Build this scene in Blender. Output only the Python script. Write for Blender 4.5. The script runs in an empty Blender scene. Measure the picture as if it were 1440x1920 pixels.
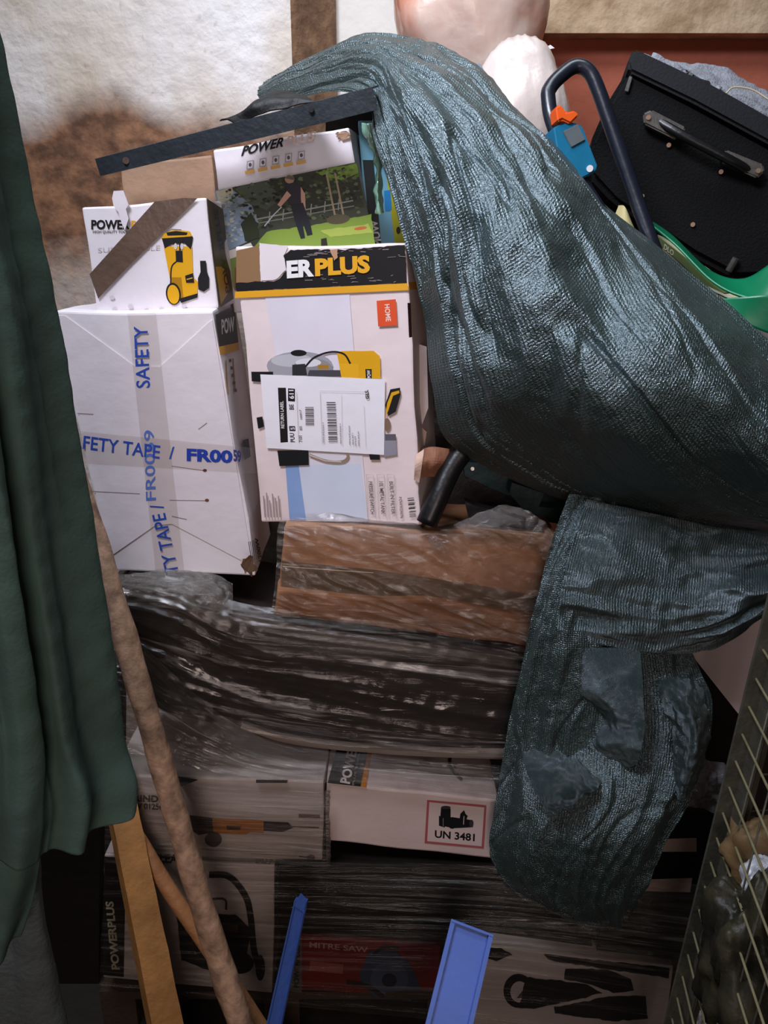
import bpy, bmesh, math, random
import numpy as np
from mathutils import Vector, Matrix, noise
random.seed(7)
S = bpy.context.scene
COL = S.collection
# ---------------------------------------------------------------- camera
F = 1500.0; CAMZ = 1.6; FZ = -.12; PITCH = math.radians(18)
cp, sp = math.cos(PITCH), math.sin(PITCH)
cam = bpy.data.cameras.new('camera'); cam.sensor_fit = 'VERTICAL'; cam.sensor_height = 24
cam.lens = 24*F/1920; cam.clip_start = .02
co = bpy.data.objects.new('camera', cam); COL.objects.link(co)
co.location = (0, 0, CAMZ); co.rotation_euler = (math.pi/2-PITCH, 0, 0); S.camera = co
# ---------------------------------------------------------------- light
W = bpy.data.worlds.new('world'); S.world = W; W.use_nodes = True
bg = W.node_tree.nodes['Background']; bg.inputs[0].default_value = (.55, .42, .36, 1); bg.inputs[1].default_value = .065
def area(name, loc, target, sx, sy, power, color, spread=180):
    l = bpy.data.lights.new(name, 'AREA'); l.shape = 'RECTANGLE'; l.size = sx; l.size_y = sy
    l.energy = power; l.color = color; l.spread = math.radians(spread)
    o = bpy.data.objects.new(name, l); COL.objects.link(o); o.location = loc
    o.rotation_euler = (Vector(target)-Vector(loc)).to_track_quat('-Z', 'Y').to_euler()
    return o
# daylight through the high opening behind the viewer, and the roof opening by the far wall
area('daylight_opening', (-.72, .42, 3.15), (.2, 1.6, 1.6), .8, .5, 15, (.84, .87, 1), 84)
area('roof_opening', (-.1, 1.3, 3.5), (-.15, 2.25, 2.1), 1.6, .5, 19, (.86, .94, 1), 130)
area('warm_fill', (.05, -1.5, 1.5), (-.30, 1.4, .85), .9, 1.2, 3.8, (1, .80, .72), 72)  # added warm fill from behind the camera, aimed at the lower boxes
S.view_settings.view_transform = 'Standard'; S.view_settings.look = 'None'
S.view_settings.exposure = 0.0; S.view_settings.gamma = 1; S.view_settings.use_curve_mapping = False
# ---------------------------------------------------------------- geometry helpers
def ray(px, py):
    a = (px-720)/F; b = (960-py)/F
    return Vector((a, cp+b*sp, -sp+b*cp))
CAM = Vector((0, 0, CAMZ))
def P(px, py, Y):
    d = ray(px, py); return CAM+d*(Y/d.y)
class Plane:
    def __init__(s, p, n): s.p = Vector(p); s.n = Vector(n).normalized()
    def hit(s, px, py, off=0):
        d = ray(px, py); q = s.p+s.n*off
        return CAM+d*((q-CAM).dot(s.n)/d.dot(s.n))
def pl(px, py, Y, yaw=0, lean=0):
    y, l = math.radians(yaw), math.radians(lean)
    return Plane(P(px, py, Y), (math.sin(y)*math.cos(l), -math.cos(y)*math.cos(l), math.sin(l)))
def pl3(a, b, c):
    n = (b-a).cross(c-a).normalized()
    if (CAM-a).dot(n) < 0: n = -n
    return Plane(a, n)
def lin(h):
    h = h.lstrip('#'); v = [int(h[i:i+2], 16)/255 for i in (0, 2, 4)]
    return tuple([c/12.92 if c <= .04045 else ((c+.055)/1.055)**2.4 for c in v]+[1])
MC = {}
def M(hexc, rough=.6, var=.12, vs=9, bump=.15, bs=60, metal=0, spec=.4, name=None, hex2=None, thr=None, coat=0):
    key = (hexc, rough, var, vs, bump, bs, metal, spec, hex2, thr, coat)
    if key in MC: return MC[key]
    m = bpy.data.materials.new(name or 'surface_'+hexc.strip('#')); m.use_nodes = True
    nt = m.node_tree; b = nt.nodes['Principled BSDF']; L = nt.links
    b.inputs['Roughness'].default_value = rough; b.inputs['Metallic'].default_value = metal
    b.inputs['Specular IOR Level'].default_value = spec; b.inputs['Coat Weight'].default_value = coat
    c = lin(hexc)
    tc = nt.nodes.new('ShaderNodeTexCoord')
    n = nt.nodes.new('ShaderNodeTexNoise'); n.inputs['Scale'].default_value = vs; n.inputs['Detail'].default_value = 6
    L.new(tc.outputs['Object'], n.inputs['Vector'])
    r = nt.nodes.new('ShaderNodeValToRGB')
    if hex2:
        r.color_ramp.elements[0].color = c; r.color_ramp.elements[1].color = lin(hex2)
        t = thr or (.4, .6)
    else:
        r.color_ramp.elements[0].color = tuple([x*(1-var) for x in c[:3]]+[1]); r.color_ramp.elements[1].color = tuple([min(1, x*(1+var*.6)) for x in c[:3]]+[1])
        t = (.3, .7)
    r.color_ramp.elements[0].position, r.color_ramp.elements[1].position = t
    L.new(n.outputs['Fac'], r.inputs['Fac']); L.new(r.outputs['Color'], b.inputs['Base Color'])
    if bump:
        n2 = nt.nodes.new('ShaderNodeTexNoise'); n2.inputs['Scale'].default_value = bs; n2.inputs['Detail'].default_value = 5
        L.new(tc.outputs['Object'], n2.inputs['Vector'])
        bp = nt.nodes.new('ShaderNodeBump'); bp.inputs['Strength'].default_value = bump; bp.inputs['Distance'].default_value = .01
        L.new(n2.outputs['Fac'], bp.inputs['Height']); L.new(bp.outputs['Normal'], b.inputs['Normal'])
    MC[key] = m; return m
def ink(hexc, rough=.45): return M(hexc, rough, .05, 12, 0, 60, 0, .3)
def tag(o, label=None, cat=None, group=None, kind=None):
    if label: o['label'] = label
    if cat: o['category'] = cat
    if group: o['group'] = group
    if kind: o['kind'] = kind
    return o
def thing(name, label, cat, loc, group=None):
    o = bpy.data.objects.new(name, None); COL.objects.link(o); o.location = loc; o.empty_display_size = .05
    return tag(o, label, cat, group)
def wloc(o):
    v = Vector((0, 0, 0))
    while o: v = v+o.location; o = o.parent
    return v
def mesh(name, V, Fc, mats, parent=None, mi=None, smooth=False, uv=None, label=None, origin=None):
    me = bpy.data.meshes.new(name)
    V = [Vector(v) for v in V]
    if parent is None:
        if origin is None:
            xs = [v.x for v in V]; ys = [v.y for v in V]; zs = [v.z for v in V]
            origin = Vector(((min(xs)+max(xs))/2, (min(ys)+max(ys))/2, min(zs)))
        off = Vector(origin)
    else: off = wloc(parent)
    me.from_pydata([v-off for v in V], [], [list(f) for f in Fc])
    if not isinstance(mats, (list, tuple)): mats = [mats]
    for m in mats: me.materials.append(m)
    if mi is not None:
        me.polygons.foreach_set('material_index', mi)
    if smooth: me.polygons.foreach_set('use_smooth', [True]*len(me.polygons))
    if uv is not None:
        ul = me.uv_layers.new(name='UVMap')
        for l in me.loops: ul.data[l.index].uv = uv[l.vertex_index]
    me.update()
    o = bpy.data.objects.new(name, me); COL.objects.link(o)
    if parent is None: o.location = off
    else: o.parent = parent
    if label: o['label'] = label
    return o
def nz(v, s, seed=0): return noise.noise(Vector(v)*s+Vector((seed*13.1, seed*7.7, seed*3.3)))
def catmull(A, n):
    # A: (k, ...) -> (n, ...)
    k = A.shape[0]; out = []
    for t in np.linspace(0, k-1, n):
        i = min(int(t), k-2); f = t-i
        p1, p2 = A[i], A[i+1]
        p0 = A[i-1] if i > 0 else 2*p1-p2
        p3 = A[i+2] if i+2 < k else 2*p2-p1
        out.append(.5*(2*p1+(p2-p0)*f+(2*p0-5*p1+4*p2-p3)*f*f+(3*p1-p0-3*p2+p3)*f**3))
    return np.array(out)
def sheet(rows, nu, nv, disp=None, jag=0):
    """rows: list of lists of (px,py,Y); returns V,F,uv. v runs over the rows, u along one row"""
    A = np.array([[list(P(*p)) for p in r] for r in rows])
    A = catmull(A, nv); A = np.transpose(catmull(np.transpose(A, (1, 0, 2)), nu), (1, 0, 2))
    du = np.gradient(A, axis=1); dv = np.gradient(A, axis=0)
    N = np.cross(du, dv); N /= (np.linalg.norm(N, axis=2, keepdims=True)+1e-9)
    tocam = np.array([0, 0, CAMZ])-A
    sgn = np.sign((N*tocam).sum(axis=2).mean()); N = N*sgn
    V = []; uv = []
    for j in range(nv):
        for i in range(nu):
            u, v = i/(nu-1), j/(nv-1)
            p = Vector(A[j, i])
            if disp: p = p+Vector(N[j, i])*disp(u, v, p)
            V.append(p); uv.append((u, v))
    Fc = [(j*nu+i, j*nu+i+1, (j+1)*nu+i+1, (j+1)*nu+i) for j in range(nv-1) for i in range(nu-1)]
    if sgn < 0: Fc = [f[::-1] for f in Fc]
    return V, Fc, uv
def thicken(o, t, offset=-1):
    m = o.modifiers.new('thick', 'SOLIDIFY'); m.thickness = t; m.offset = offset; return o
def tube(pts, r, n=12, caps=True, radii=None, wob=0):
    """pts 3D -> V,F"""
    pts = [Vector(p) for p in pts]; V = []; Fc = []
    t0 = (pts[1]-pts[0]).normalized(); a = t0.orthogonal().normalized()
    for k, p in enumerate(pts):
        t = (pts[min(k+1, len(pts)-1)]-pts[max(k-1, 0)]).normalized()
        a = (a-t*a.dot(t)).normalized(); b = t.cross(a)
        rr = radii[k] if radii else r
        for i in range(n):
            q = 2*math.pi*i/n
            e = 1+(wob*nz((math.cos(q)*.6, math.sin(q)*.6, k*.25), 1, 5) if wob else 0)
            V.append(p+(a*math.cos(q)+b*math.sin(q))*rr*e)
    for k in range(len(pts)-1):
        for i in range(n):
            j = (i+1) % n; Fc.append((k*n+i, k*n+j, (k+1)*n+j, (k+1)*n+i))
    if caps: Fc.append(tuple(range(n))[::-1]); Fc.append(tuple((len(pts)-1)*n+i for i in range(n)))
    return V, Fc
def smoothpath(pts, n): return [Vector(q) for q in catmull(np.array([list(p) for p in pts]), n)]
def hexa(fr, dv, n=10, rnd=.004, dent=.003, seed=1, faces='all', backscale=1.0):
    """fr: TL,TR,BR,BL world; dv: vector to the back. Rounded, dented grid box -> V,F"""
    bm = bmesh.new()
    c = sum(fr, Vector())/4
    bk = [p+dv for p in fr]
    if backscale != 1: cb = c+dv; bk = [cb+(p-cb)*backscale for p in bk]
    vs = [bm.verts.new(p) for p in fr+bk]
    for f in ((0, 1, 2, 3), (5, 4, 7, 6), (4, 0, 3, 7), (1, 5, 6, 2), (4, 5, 1, 0), (3, 2, 6, 7)):
        bm.faces.new([vs[i] for i in f])
    bmesh.ops.recalc_face_normals(bm, faces=bm.faces)
    bmesh.ops.bevel(bm, geom=bm.edges[:], offset=rnd, segments=2, affect='EDGES', profile=.6)
    bmesh.ops.subdivide_edges(bm, edges=[e for e in bm.edges if e.calc_length() > .02], cuts=n, use_grid_fill=True)
    nf = (fr[1]-fr[0]).cross(fr[3]-fr[0]).normalized()
    for v in bm.verts:
        p = v.co.copy(); d = Vector((nz(p, 9, seed), nz(p, 9, seed+3), nz(p, 9, seed+5)))*dent
        d -= nf*d.dot(nf)*.9
        v.co += d
    V = [v.co.copy() for v in bm.verts]; bm.verts.index_update()
    Fc = [[v.index for v in f.verts] for f in bm.faces]; bm.free()
    return V, Fc
def cuboid(a, b):
    x0, y0, z0 = a; x1, y1, z1 = b
    V = [(x, y, z) for z in (z0, z1) for y in (y0, y1) for x in (x0, x1)]
    return V, [(0, 2, 3, 1), (4, 5, 7, 6), (0, 1, 5, 4), (2, 6, 7, 3), (0, 4, 6, 2), (1, 3, 7, 5)]
def merge(*vf):
    V = []; Fc = []
    for v, f in vf:
        o = len(V); V += list(v); Fc += [[i+o for i in q] for q in f]
    return V, Fc
def slab(pts, dv):
    """extruded polygon (world points) along dv"""
    n = len(pts); V = list(pts)+[p+dv for p in pts]
    Fc = [tuple(range(n)), tuple(range(2*n-1, n-1, -1))]+[(i, i+n, (i+1) % n+n, (i+1) % n) for i in range(n)]
    return V, Fc
def clampV(v): return v
class Print:
    """flat printed artwork lying on a face (real ink on a real face)"""
    def __init__(s, plane, off=.0011, gap=14): s.pl = plane; s.off = off; s.R = []; s.gap = gap; s.mats = []; s.k = 0
    def _m(s, col):
        m = ink(col) if isinstance(col, str) else col
        if m not in s.mats: s.mats.append(m)
        return s.mats.index(m)
    def _add(s, pts2, faces, col):
        off = s.off+.00006*min(s.k, 30)+.00002*max(0, s.k-30); s.k += 1
        xs = [p[0] for p in pts2]; ys = [p[1] for p in pts2]
        s.R.append(([s.pl.hit(x, y, off) for x, y in pts2], faces, s._m(col), None, (min(xs), max(xs), min(ys), max(ys))))
    def poly(s, pts, col): s._add(pts, [list(range(len(pts)))], col); return s
    def rough(s, pts, col, amp=2, step=7, seed=0):
        out = []
        for i, a in enumerate(pts):
            b = pts[(i+1) % len(pts)]; L = math.dist(a, b); n = max(1, int(L/step))
            for k in range(n):
                t = k/n; x = a[0]+(b[0]-a[0])*t; y = a[1]+(b[1]-a[1])*t
                out.append((x+amp*nz((x, y, seed), .13, 1), y+amp*nz((x, y, seed), .13, 2)))
        return s.poly(out, col)
    def ell(s, cx, cy, rx, ry, col, rot=0, n=24, a0=0, a1=360):
        r = math.radians(rot); pts = []
        for i in range(n):
            q = math.radians(a0+(a1-a0)*i/(n if a1-a0 == 360 else n-1)); x, y = rx*math.cos(q), ry*math.sin(q)
            pts.append((cx+x*math.cos(r)-y*math.sin(r), cy+x*math.sin(r)+y*math.cos(r)))
        return s.poly(pts, col)
    def stroke(s, pts, w, col, smooth=0):
        if smooth: pts = [tuple(q) for q in catmull(np.array(pts, float), smooth)]
        L = []; R = []
        for i, p in enumerate(pts):
            a = pts[max(i-1, 0)]; b = pts[min(i+1, len(pts)-1)]; d = math.dist(a, b) or 1
            nx, ny = -(b[1]-a[1])/d, (b[0]-a[0])/d
            L.append((p[0]+nx*w/2, p[1]+ny*w/2)); R.append((p[0]-nx*w/2, p[1]-ny*w/2))
        n = len(pts); s._add(L+R, [[i, i+1, n+i+1, n+i] for i in range(n-1)], col); return s
    def text(s, txt, p0, p1, up, col, bold=.0, shear=0):
        """p0->p1 baseline in px; up = vector of the capital height in px"""
        cu = bpy.data.curves.new('t', 'FONT'); cu.body = txt; cu.offset = bold; cu.resolution_u = 3; cu.fill_mode = 'FRONT'; cu.shear = shear
        o = bpy.data.objects.new('t', cu); me = o.to_mesh()
        vs = [tuple(v.co) for v in me.vertices]; fs = [list(p.vertices) for p in me.polygons]
        o.to_mesh_clear(); bpy.data.objects.remove(o); bpy.data.curves.remove(cu)
        if not vs: return s
        x0 = min(v[0] for v in vs); x1 = max(v[0] for v in vs); H = .69
        pts = []
        for v in vs:
            t = (v[0]-x0)/(x1-x0); h = v[1]/H
            pts.append((p0[0]+(p1[0]-p0[0])*t+up[0]*h, p0[1]+(p1[1]-p0[1])*t+up[1]*h))
        s._add(pts, fs, col); return s
    def scatter(s, poly, cols, n, size, seed=0):
        rnd = random.Random(seed); xs = [p[0] for p in poly]; ys = [p[1] for p in poly]; V = []; Fs = {}
        def inside(x, y):
            c = False
            for i in range(len(poly)):
                (x1, y1), (x2, y2) = poly[i], poly[i-1]
                if (y1 > y) != (y2 > y) and x < (x2-x1)*(y-y1)/(y2-y1)+x1: c = not c
            return c
        per = {c: ([], []) for c in cols}
        for _ in range(n*6):
            if n <= 0: break
            x = rnd.uniform(min(xs), max(xs)); y = rnd.uniform(min(ys), max(ys))
            if not inside(x, y): continue
            n -= 1; c = rnd.choice(cols); pts, fs = per[c]; o = len(pts); m = 7; w = size*rnd.uniform(.4, 1.2)
            for i in range(m):
                q = 2*math.pi*i/m; k = w*rnd.uniform(.5, 1.2); pts.append((x+math.cos(q)*k*1.2, y+math.sin(q)*k*.8))
            fs.append(list(range(o, o+m)))
        for c, (pts, fs) in per.items():
            if pts: s._add(pts, fs, c)
        return s
    def bars(s, p0, p1, wv, col, n=24, seed=1):
        rnd = random.Random(seed); t = 0
        while t < 1:
            w = rnd.choice([.6, 1, 1.6, 2.2])/n/1.6
            a = t; b = min(1, t+w*.6)
            q = lambda k: (p0[0]+(p1[0]-p0[0])*k, p0[1]+(p1[1]-p0[1])*k)
            A, B = q(a), q(b); s.poly([A, B, (B[0]+wv[0], B[1]+wv[1]), (A[0]+wv[0], A[1]+wv[1])], col); t += w*1.5
        return s
    def build(s, name, parent, label=None):
        # pieces of artwork that lie apart become parts of their own
        n = len(s.R); par = list(range(n)); G = s.gap
        def fd(i):
            while par[i] != i: i = par[i]
            return i
        for i in range(n):
            for j in range(i):
                a, b = s.R[i][4], s.R[j][4]
                if a[0]-G < b[1] and b[0]-G < a[1] and a[2]-G < b[3] and b[2]-G < a[3]: par[fd(i)] = fd(j)
        gs = {}
        for i in range(n): gs.setdefault(fd(i), []).append(i)
        for ids in gs.values():
            V = []; Fc = []; mi = []
            for i in ids:
                v0, f0, m0 = s.R[i][:3]; o = len(V); V += v0; Fc += [[k+o for k in f] for f in f0]; mi += [m0]*len(f0)
            used = sorted(set(mi)); mesh(name, V, Fc, [s.mats[m] for m in used], parent, mi=[used.index(m) for m in mi], label=label)
def carton(name, label, cat, px4, plane, depth, mat, rnd=.004, dent=.003, seed=1, n=8, group=None, dvec=None, partname='carton_body'):
    fr = [plane.hit(*p) for p in px4]
    dv = dvec if dvec is not None else -plane.n*depth
    c = sum(fr, Vector())/4+dv/2; zmin = min(p.z for p in fr+[q+dv for q in fr])
    t = thing(name, label, cat, (c.x, c.y, zmin), group or 'boxes piled in the stack')
    V, Fc = hexa(fr, dv, n=n, rnd=rnd, dent=dent, seed=seed)
    mesh(partname, V, Fc, mat, t)
    t_fr = fr
    return t, fr, dv
# ---------------------------------------------------------------- materials
CARDW = M('#e0d9de', .5, .05, 7, .12, 25, spec=.35, name='white_printed_carton')
CARDP = M('#e2d2d2', .5, .05, 7, .12, 25, spec=.35, name='pinkish_white_carton')
CARDG = M('#b9aea9', .45, .08, 7, .12, 25, spec=.35, name='grey_printed_carton')
BROWN = M('#96694a', .7, .16, 8, .25, 40, name='brown_corrugated_card')
BROWN2 = M('#9a7a62', .7, .2, 8, .25, 40, name='worn_brown_card')
BLACKP = M('#0b0b0e', .38, .2, 8, .12, 50, spec=.5, name='black_plastic')
BLACKC = M('#17130f', .5, .2, 8, .2, 30, name='black_carton_and_gap_fill')
METAL = M('#2b3036', .45, .25, 14, .15, 90, metal=.4, name='dull_grey_metal')
CHROME = M('#8f8d8a', .3, .2, 20, .1, 90, metal=.9, name='worn_chrome')
WOOD = M('#a3743f', .55, .3, 14, .25, 60, name='pine_wood')
WOODD = M('#7d6250', .65, .35, 35, .22, 70, name='grey_bark_wood', hex2='#b9957a', thr=(.35, .65))
BLUEP = M('#4a6cc0', .45, .08, 10, .12, 70, spec=.5, name='blue_plastic')
PAPER = M('#e6e3ea', .5, .03, 10, .08, 30, name='label_paper')

def net_mat():
    m = bpy.data.materials.new('green_knitted_net'); m.use_nodes = True; nt = m.node_tree; L = nt.links
    b = nt.nodes['Principled BSDF']; N = nt.nodes.new
    uvn = N('ShaderNodeUVMap'); uvn.uv_map = 'UVMap'
    tc = N('ShaderNodeTexCoord')
    def wave(sx, sy, dist):
        mp = N('ShaderNodeMapping'); mp.inputs['Scale'].default_value = (sx, sy, 1); L.new(uvn.outputs[0], mp.inputs[0])
        w = N('ShaderNodeTexWave'); w.wave_type = 'BANDS'; w.bands_direction = 'X'; w.inputs['Scale'].default_value = 1; w.inputs['Distortion'].default_value = dist
        w.inputs['Detail'].default_value = 1; L.new(mp.outputs[0], w.inputs['Vector']); return w
    rib = wave(26, 2, .8)
    mp = N('ShaderNodeMapping'); mp.inputs['Rotation'].default_value = (0, 0, math.radians(90)); mp.inputs['Scale'].default_value = (90, 90, 1); L.new(uvn.outputs[0], mp.inputs[0])
    st = N('ShaderNodeTexWave'); st.inputs['Scale'].default_value = 1; st.inputs['Distortion'].default_value = 1.5; L.new(mp.outputs[0], st.inputs['Vector'])
    sp1 = N('ShaderNodeTexNoise'); sp1.inputs['Scale'].default_value = 420; sp1.inputs['Detail'].default_value = 2; L.new(tc.outputs['Object'], sp1.inputs['Vector'])
    def mth(op, a, b_): 
        q = N('ShaderNodeMath'); q.operation = op
        for i, x in enumerate((a, b_)):
            if isinstance(x, (int, float)): q.inputs[i].default_value = x
            else: L.new(x, q.inputs[i])
        return q.outputs[0]
    h = mth('ADD', mth('MULTIPLY', rib.outputs['Fac'], .35), mth('MULTIPLY', st.outputs['Fac'], .25))
    h = mth('ADD', h, mth('MULTIPLY', sp1.outputs['Fac'], 1.5))
    bp = N('ShaderNodeBump'); bp.inputs['Strength'].default_value = .75; bp.inputs['Distance'].default_value = .0022
    L.new(h, bp.inputs['Height']); L.new(bp.outputs['Normal'], b.inputs['Normal'])
    r = N('ShaderNodeValToRGB'); r.color_ramp.elements[0].color = lin('#07110e'); r.color_ramp.elements[1].color = lin('#1a352f')
    r.color_ramp.elements[0].position = .15; r.color_ramp.elements[1].position = .9
    L.new(mth('ADD', mth('MULTIPLY', rib.outputs['Fac'], .45), mth('MULTIPLY', sp1.outputs['Fac'], .6)), r.inputs['Fac'])
    L.new(r.outputs[0], b.inputs['Base Color'])
    b.inputs['Roughness'].default_value = .3; b.inputs['Specular IOR Level'].default_value = 1; b.inputs['IOR'].default_value = 1.8; b.inputs['Specular Tint'].default_value = (.74, .89, 1, 1)
    b.inputs['Sheen Weight'].default_value = .05
    return m
NET = net_mat()
def film_mat(name='clear_stretch_film', base=.02, streak=.5, tint='#d8cfc8', su=1.4, sv=8, rough=.11, ior=1.6):
    m = bpy.data.materials.new(name); m.use_nodes = True; nt = m.node_tree; L = nt.links; N = nt.nodes.new
    for n in list(nt.nodes): nt.nodes.remove(n)
    out = N('ShaderNodeOutputMaterial'); tr = N('ShaderNodeBsdfTransparent'); tr.inputs[0].default_value = (.93, .91, .89, 1)
    b = N('ShaderNodeBsdfPrincipled'); b.inputs['Base Color'].default_value = lin(tint); b.inputs['Roughness'].default_value = rough
    b.inputs['Specular IOR Level'].default_value = 1
    uvn = N('ShaderNodeUVMap'); uvn.uv_map = 'UVMap'
    mp = N('ShaderNodeMapping'); mp.inputs['Scale'].default_value = (su, sv, 1); L.new(uvn.outputs[0], mp.inputs[0])
    n = N('ShaderNodeTexNoise'); n.inputs['Scale'].default_value = 1; n.inputs['Detail'].default_value = 7; n.inputs['Distortion'].default_value = 1.3; n.inputs['Roughness'].default_value = .6
    L.new(mp.outputs[0], n.inputs['Vector'])
    r = N('ShaderNodeValToRGB'); r.color_ramp.elements[0].position = .57; r.color_ramp.elements[1].position = .74
    r.color_ramp.elements[0].color = (base, base, base, 1); r.color_ramp.elements[1].color = (streak,)*3+(1,)
    L.new(n.outputs['Fac'], r.inputs['Fac'])
    bp = N('ShaderNodeBump'); bp.inputs['Strength'].default_value = .5; bp.inputs['Distance'].default_value = .014; L.new(n.outputs['Fac'], bp.inputs['Height']); L.new(bp.outputs['Normal'], b.inputs['Normal'])
    gl = N('ShaderNodeBsdfGlossy'); gl.inputs['Roughness'].default_value = rough; L.new(bp.outputs['Normal'], gl.inputs['Normal'])
    m1 = N('ShaderNodeMixShader'); L.new(r.outputs[0], m1.inputs[0]); L.new(tr.outputs[0], m1.inputs[1]); L.new(b.outputs[0], m1.inputs[2])
    m2 = N('ShaderNodeMixShader'); fr = N('ShaderNodeFresnel'); fr.inputs['IOR'].default_value = ior; L.new(bp.outputs['Normal'], fr.inputs['Normal'])
    L.new(fr.outputs[0], m2.inputs[0]); L.new(m1.outputs[0], m2.inputs[1]); L.new(gl.outputs[0], m2.inputs[2])
    L.new(m2.outputs[0], out.inputs[0]); return m
FILM = film_mat()
TAPE = film_mat('clear_tape', .04, .2, '#e4e0e6', 3, 12, .25, 1.3)

# ---------------------------------------------------------------- setting
def wall_mat():
    m = bpy.data.materials.new('whitewashed_plaster_with_bare_patch'); m.use_nodes = True; nt = m.node_tree; L = nt.links; N = nt.nodes.new
    b = nt.nodes['Principled BSDF']; b.inputs['Roughness'].default_value = .85
    tc = N('ShaderNodeTexCoord')
    def noi(s, d=6, sc=(1, 1, 1)):
        mp = N('ShaderNodeMapping'); mp.inputs['Scale'].default_value = sc; L.new(tc.outputs['Object'], mp.inputs[0])
        n = N('ShaderNodeTexNoise'); n.inputs['Scale'].default_value = s; n.inputs['Detail'].default_value = d; L.new(mp.outputs[0], n.inputs['Vector']); return n.outputs['Fac']
    def ramp(inp, p0, p1, c0, c1):
        r = N('ShaderNodeValToRGB'); r.color_ramp.elements[0].position = p0; r.color_ramp.elements[1].position = p1
        r.color_ramp.elements[0].color = c0; r.color_ramp.elements[1].color = c1; L.new(inp, r.inputs[0]); return r.outputs[0]
    def mix(f, a, c, mode='MIX'):
        x = N('ShaderNodeMix'); x.data_type = 'RGBA'; x.blend_type = mode
        if isinstance(f, float): x.inputs[0].default_value = f
        else: L.new(f, x.inputs[0])
        for i, q in ((6, a), (7, c)):
            if isinstance(q, tuple): x.inputs[i].default_value = q
            else: L.new(q, x.inputs[i])
        return x.outputs[2]
    def mth(op, a, c):
        q = N('ShaderNodeMath'); q.operation = op
        for i, x in enumerate((a, c)):
            if isinstance(x, (int, float)): q.inputs[i].default_value = x
            else: L.new(x, q.inputs[i])
        return q.outputs[0]
    white = ramp(noi(3.2, 8, (1, 1, .45)), .38, .62, lin('#e4e0e2'), lin('#c9b9a8'))
    white = mix(ramp(noi(30, 3), .62, .72, (0, 0, 0, 1), (.5, .5, .5, 1)), white, lin('#a89484'))
    dirt = ramp(noi(26, 9), .36, .66, lin('#5d3f2e'), lin('#94694c'))
    # object coords: x from the wall's left end, z height. boundary of the bare patch
    sx = N('ShaderNodeSeparateXYZ'); L.new(tc.outputs['Object'], sx.inputs[0])
    ctr = WALL_O
    # bump-shaped boundary height: z0 + h*exp(-((x-xc)/w)^2)
    dx = mth('DIVIDE', mth('SUBTRACT', sx.outputs['X'], WXC-ctr.x), .135)
    g = mth('POWER', 2.718, mth('MULTIPLY', mth('MULTIPLY', dx, dx), -1))
    hb = mth('ADD', mth('MULTIPLY', g, WPK-WZ0), WZ0-ctr.z)
    hb = mth('ADD', hb, mth('MULTIPLY', mth('SUBTRACT', noi(7, 6), .5), .09))
    d = mth('SUBTRACT', sx.outputs['Z'], hb)
    low = mth('SUBTRACT', sx.outputs['Z'], WLOW-ctr.z)
    f1 = ramp(mth('MULTIPLY_ADD', d, 1) if False else mth('ADD', mth('MULTIPLY', d, 6), .5), .25, .75, (1, 1, 1, 1), (0, 0, 0, 1))
    f2 = ramp(mth('ADD', mth('MULTIPLY', mth('ADD', low, mth('MULTIPLY', mth('SUBTRACT', noi(6, 7), .5), .3)), 5), .5), .3, .7, (.45, .45, .45, 1), (1, 1, 1, 1))
    f = mix(1.0, f1, f2, 'MULTIPLY')
    L.new(mix(f, white, dirt), b.inputs['Base Color'])
    bp = N('ShaderNodeBump'); bp.inputs['Strength'].default_value = .5; bp.inputs['Distance'].default_value = .02; L.new(noi(22, 8), bp.inputs['Height']); L.new(bp.outputs[0], b.inputs['Normal'])
    return m
WY = 2.3
WXC = P(200, 200, WY).x; WPK = P(200, 175, WY).z; WZ0 = P(60, 236, WY).z; WLOW = P(100, 500, WY).z
xl = P(546, 60, WY).x
WALL_O = Vector(((-1.6+xl)/2, WY+.1, 0))
def struct(name, V, Fc, mat, **k): o = mesh(name, V, Fc, mat, **k); o['kind'] = 'structure'; return o
struct('wall_left', *cuboid((-1.6, WY, FZ), (xl, WY+.2, 3.0)), wall_mat(), origin=WALL_O)
BARE = M('#8a6a50', .9, .3, 18, .6, 40, name='bare_mortar', hex2='#6b4f3c', thr=(.35, .6))
WHITEW = M('#e3dcd6', .85, .1, 4, .3, 30, name='whitewash')
REDW = M('#b8664f', .9, .15, 5, .3, 30, name='red_brown_render')
CONC = M('#a88a6c', .9, .3, 12, .8, 30, name='rough_concrete', hex2='#d0b496', thr=(.35, .65))
# bare mortar edge of the wall (a splayed reveal), then the further whitewashed wall
x2 = P(630, 60, WY+.12).x
pts = [Vector((xl, WY, FZ)), Vector((x2, WY+.12, FZ)), Vector((x2, WY+.3, FZ)), Vector((xl, WY+.2, FZ))]
struct('trim_1', *slab(pts, Vector((0, 0, 3.12))), BARE)
x3 = P(752, 60, WY+.14).x
struct('wall_back', *cuboid((x2, WY+.14, FZ), (x3, WY+.3, 3.0)), WHITEW)
struct('wall_right', *cuboid((x3+.012, WY+.24, FZ), (1.7, WY+.42, 3.0)), REDW)
zb = P(1200, 62, WY+.05).z
bmV, bmF = cuboid((x3+.02, WY+.17, P(1200, 62, WY+.17).z), (1.7, WY+.24, 3.0))
struct('trim_2', bmV, bmF, CONC)
struct('floor', *cuboid((-1.7, -.6, FZ-.06), (1.8, WY+.45, FZ)), M('#2c2622', .85, .25, 8, .4, 30, name='dusty_concrete_floor'))

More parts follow.
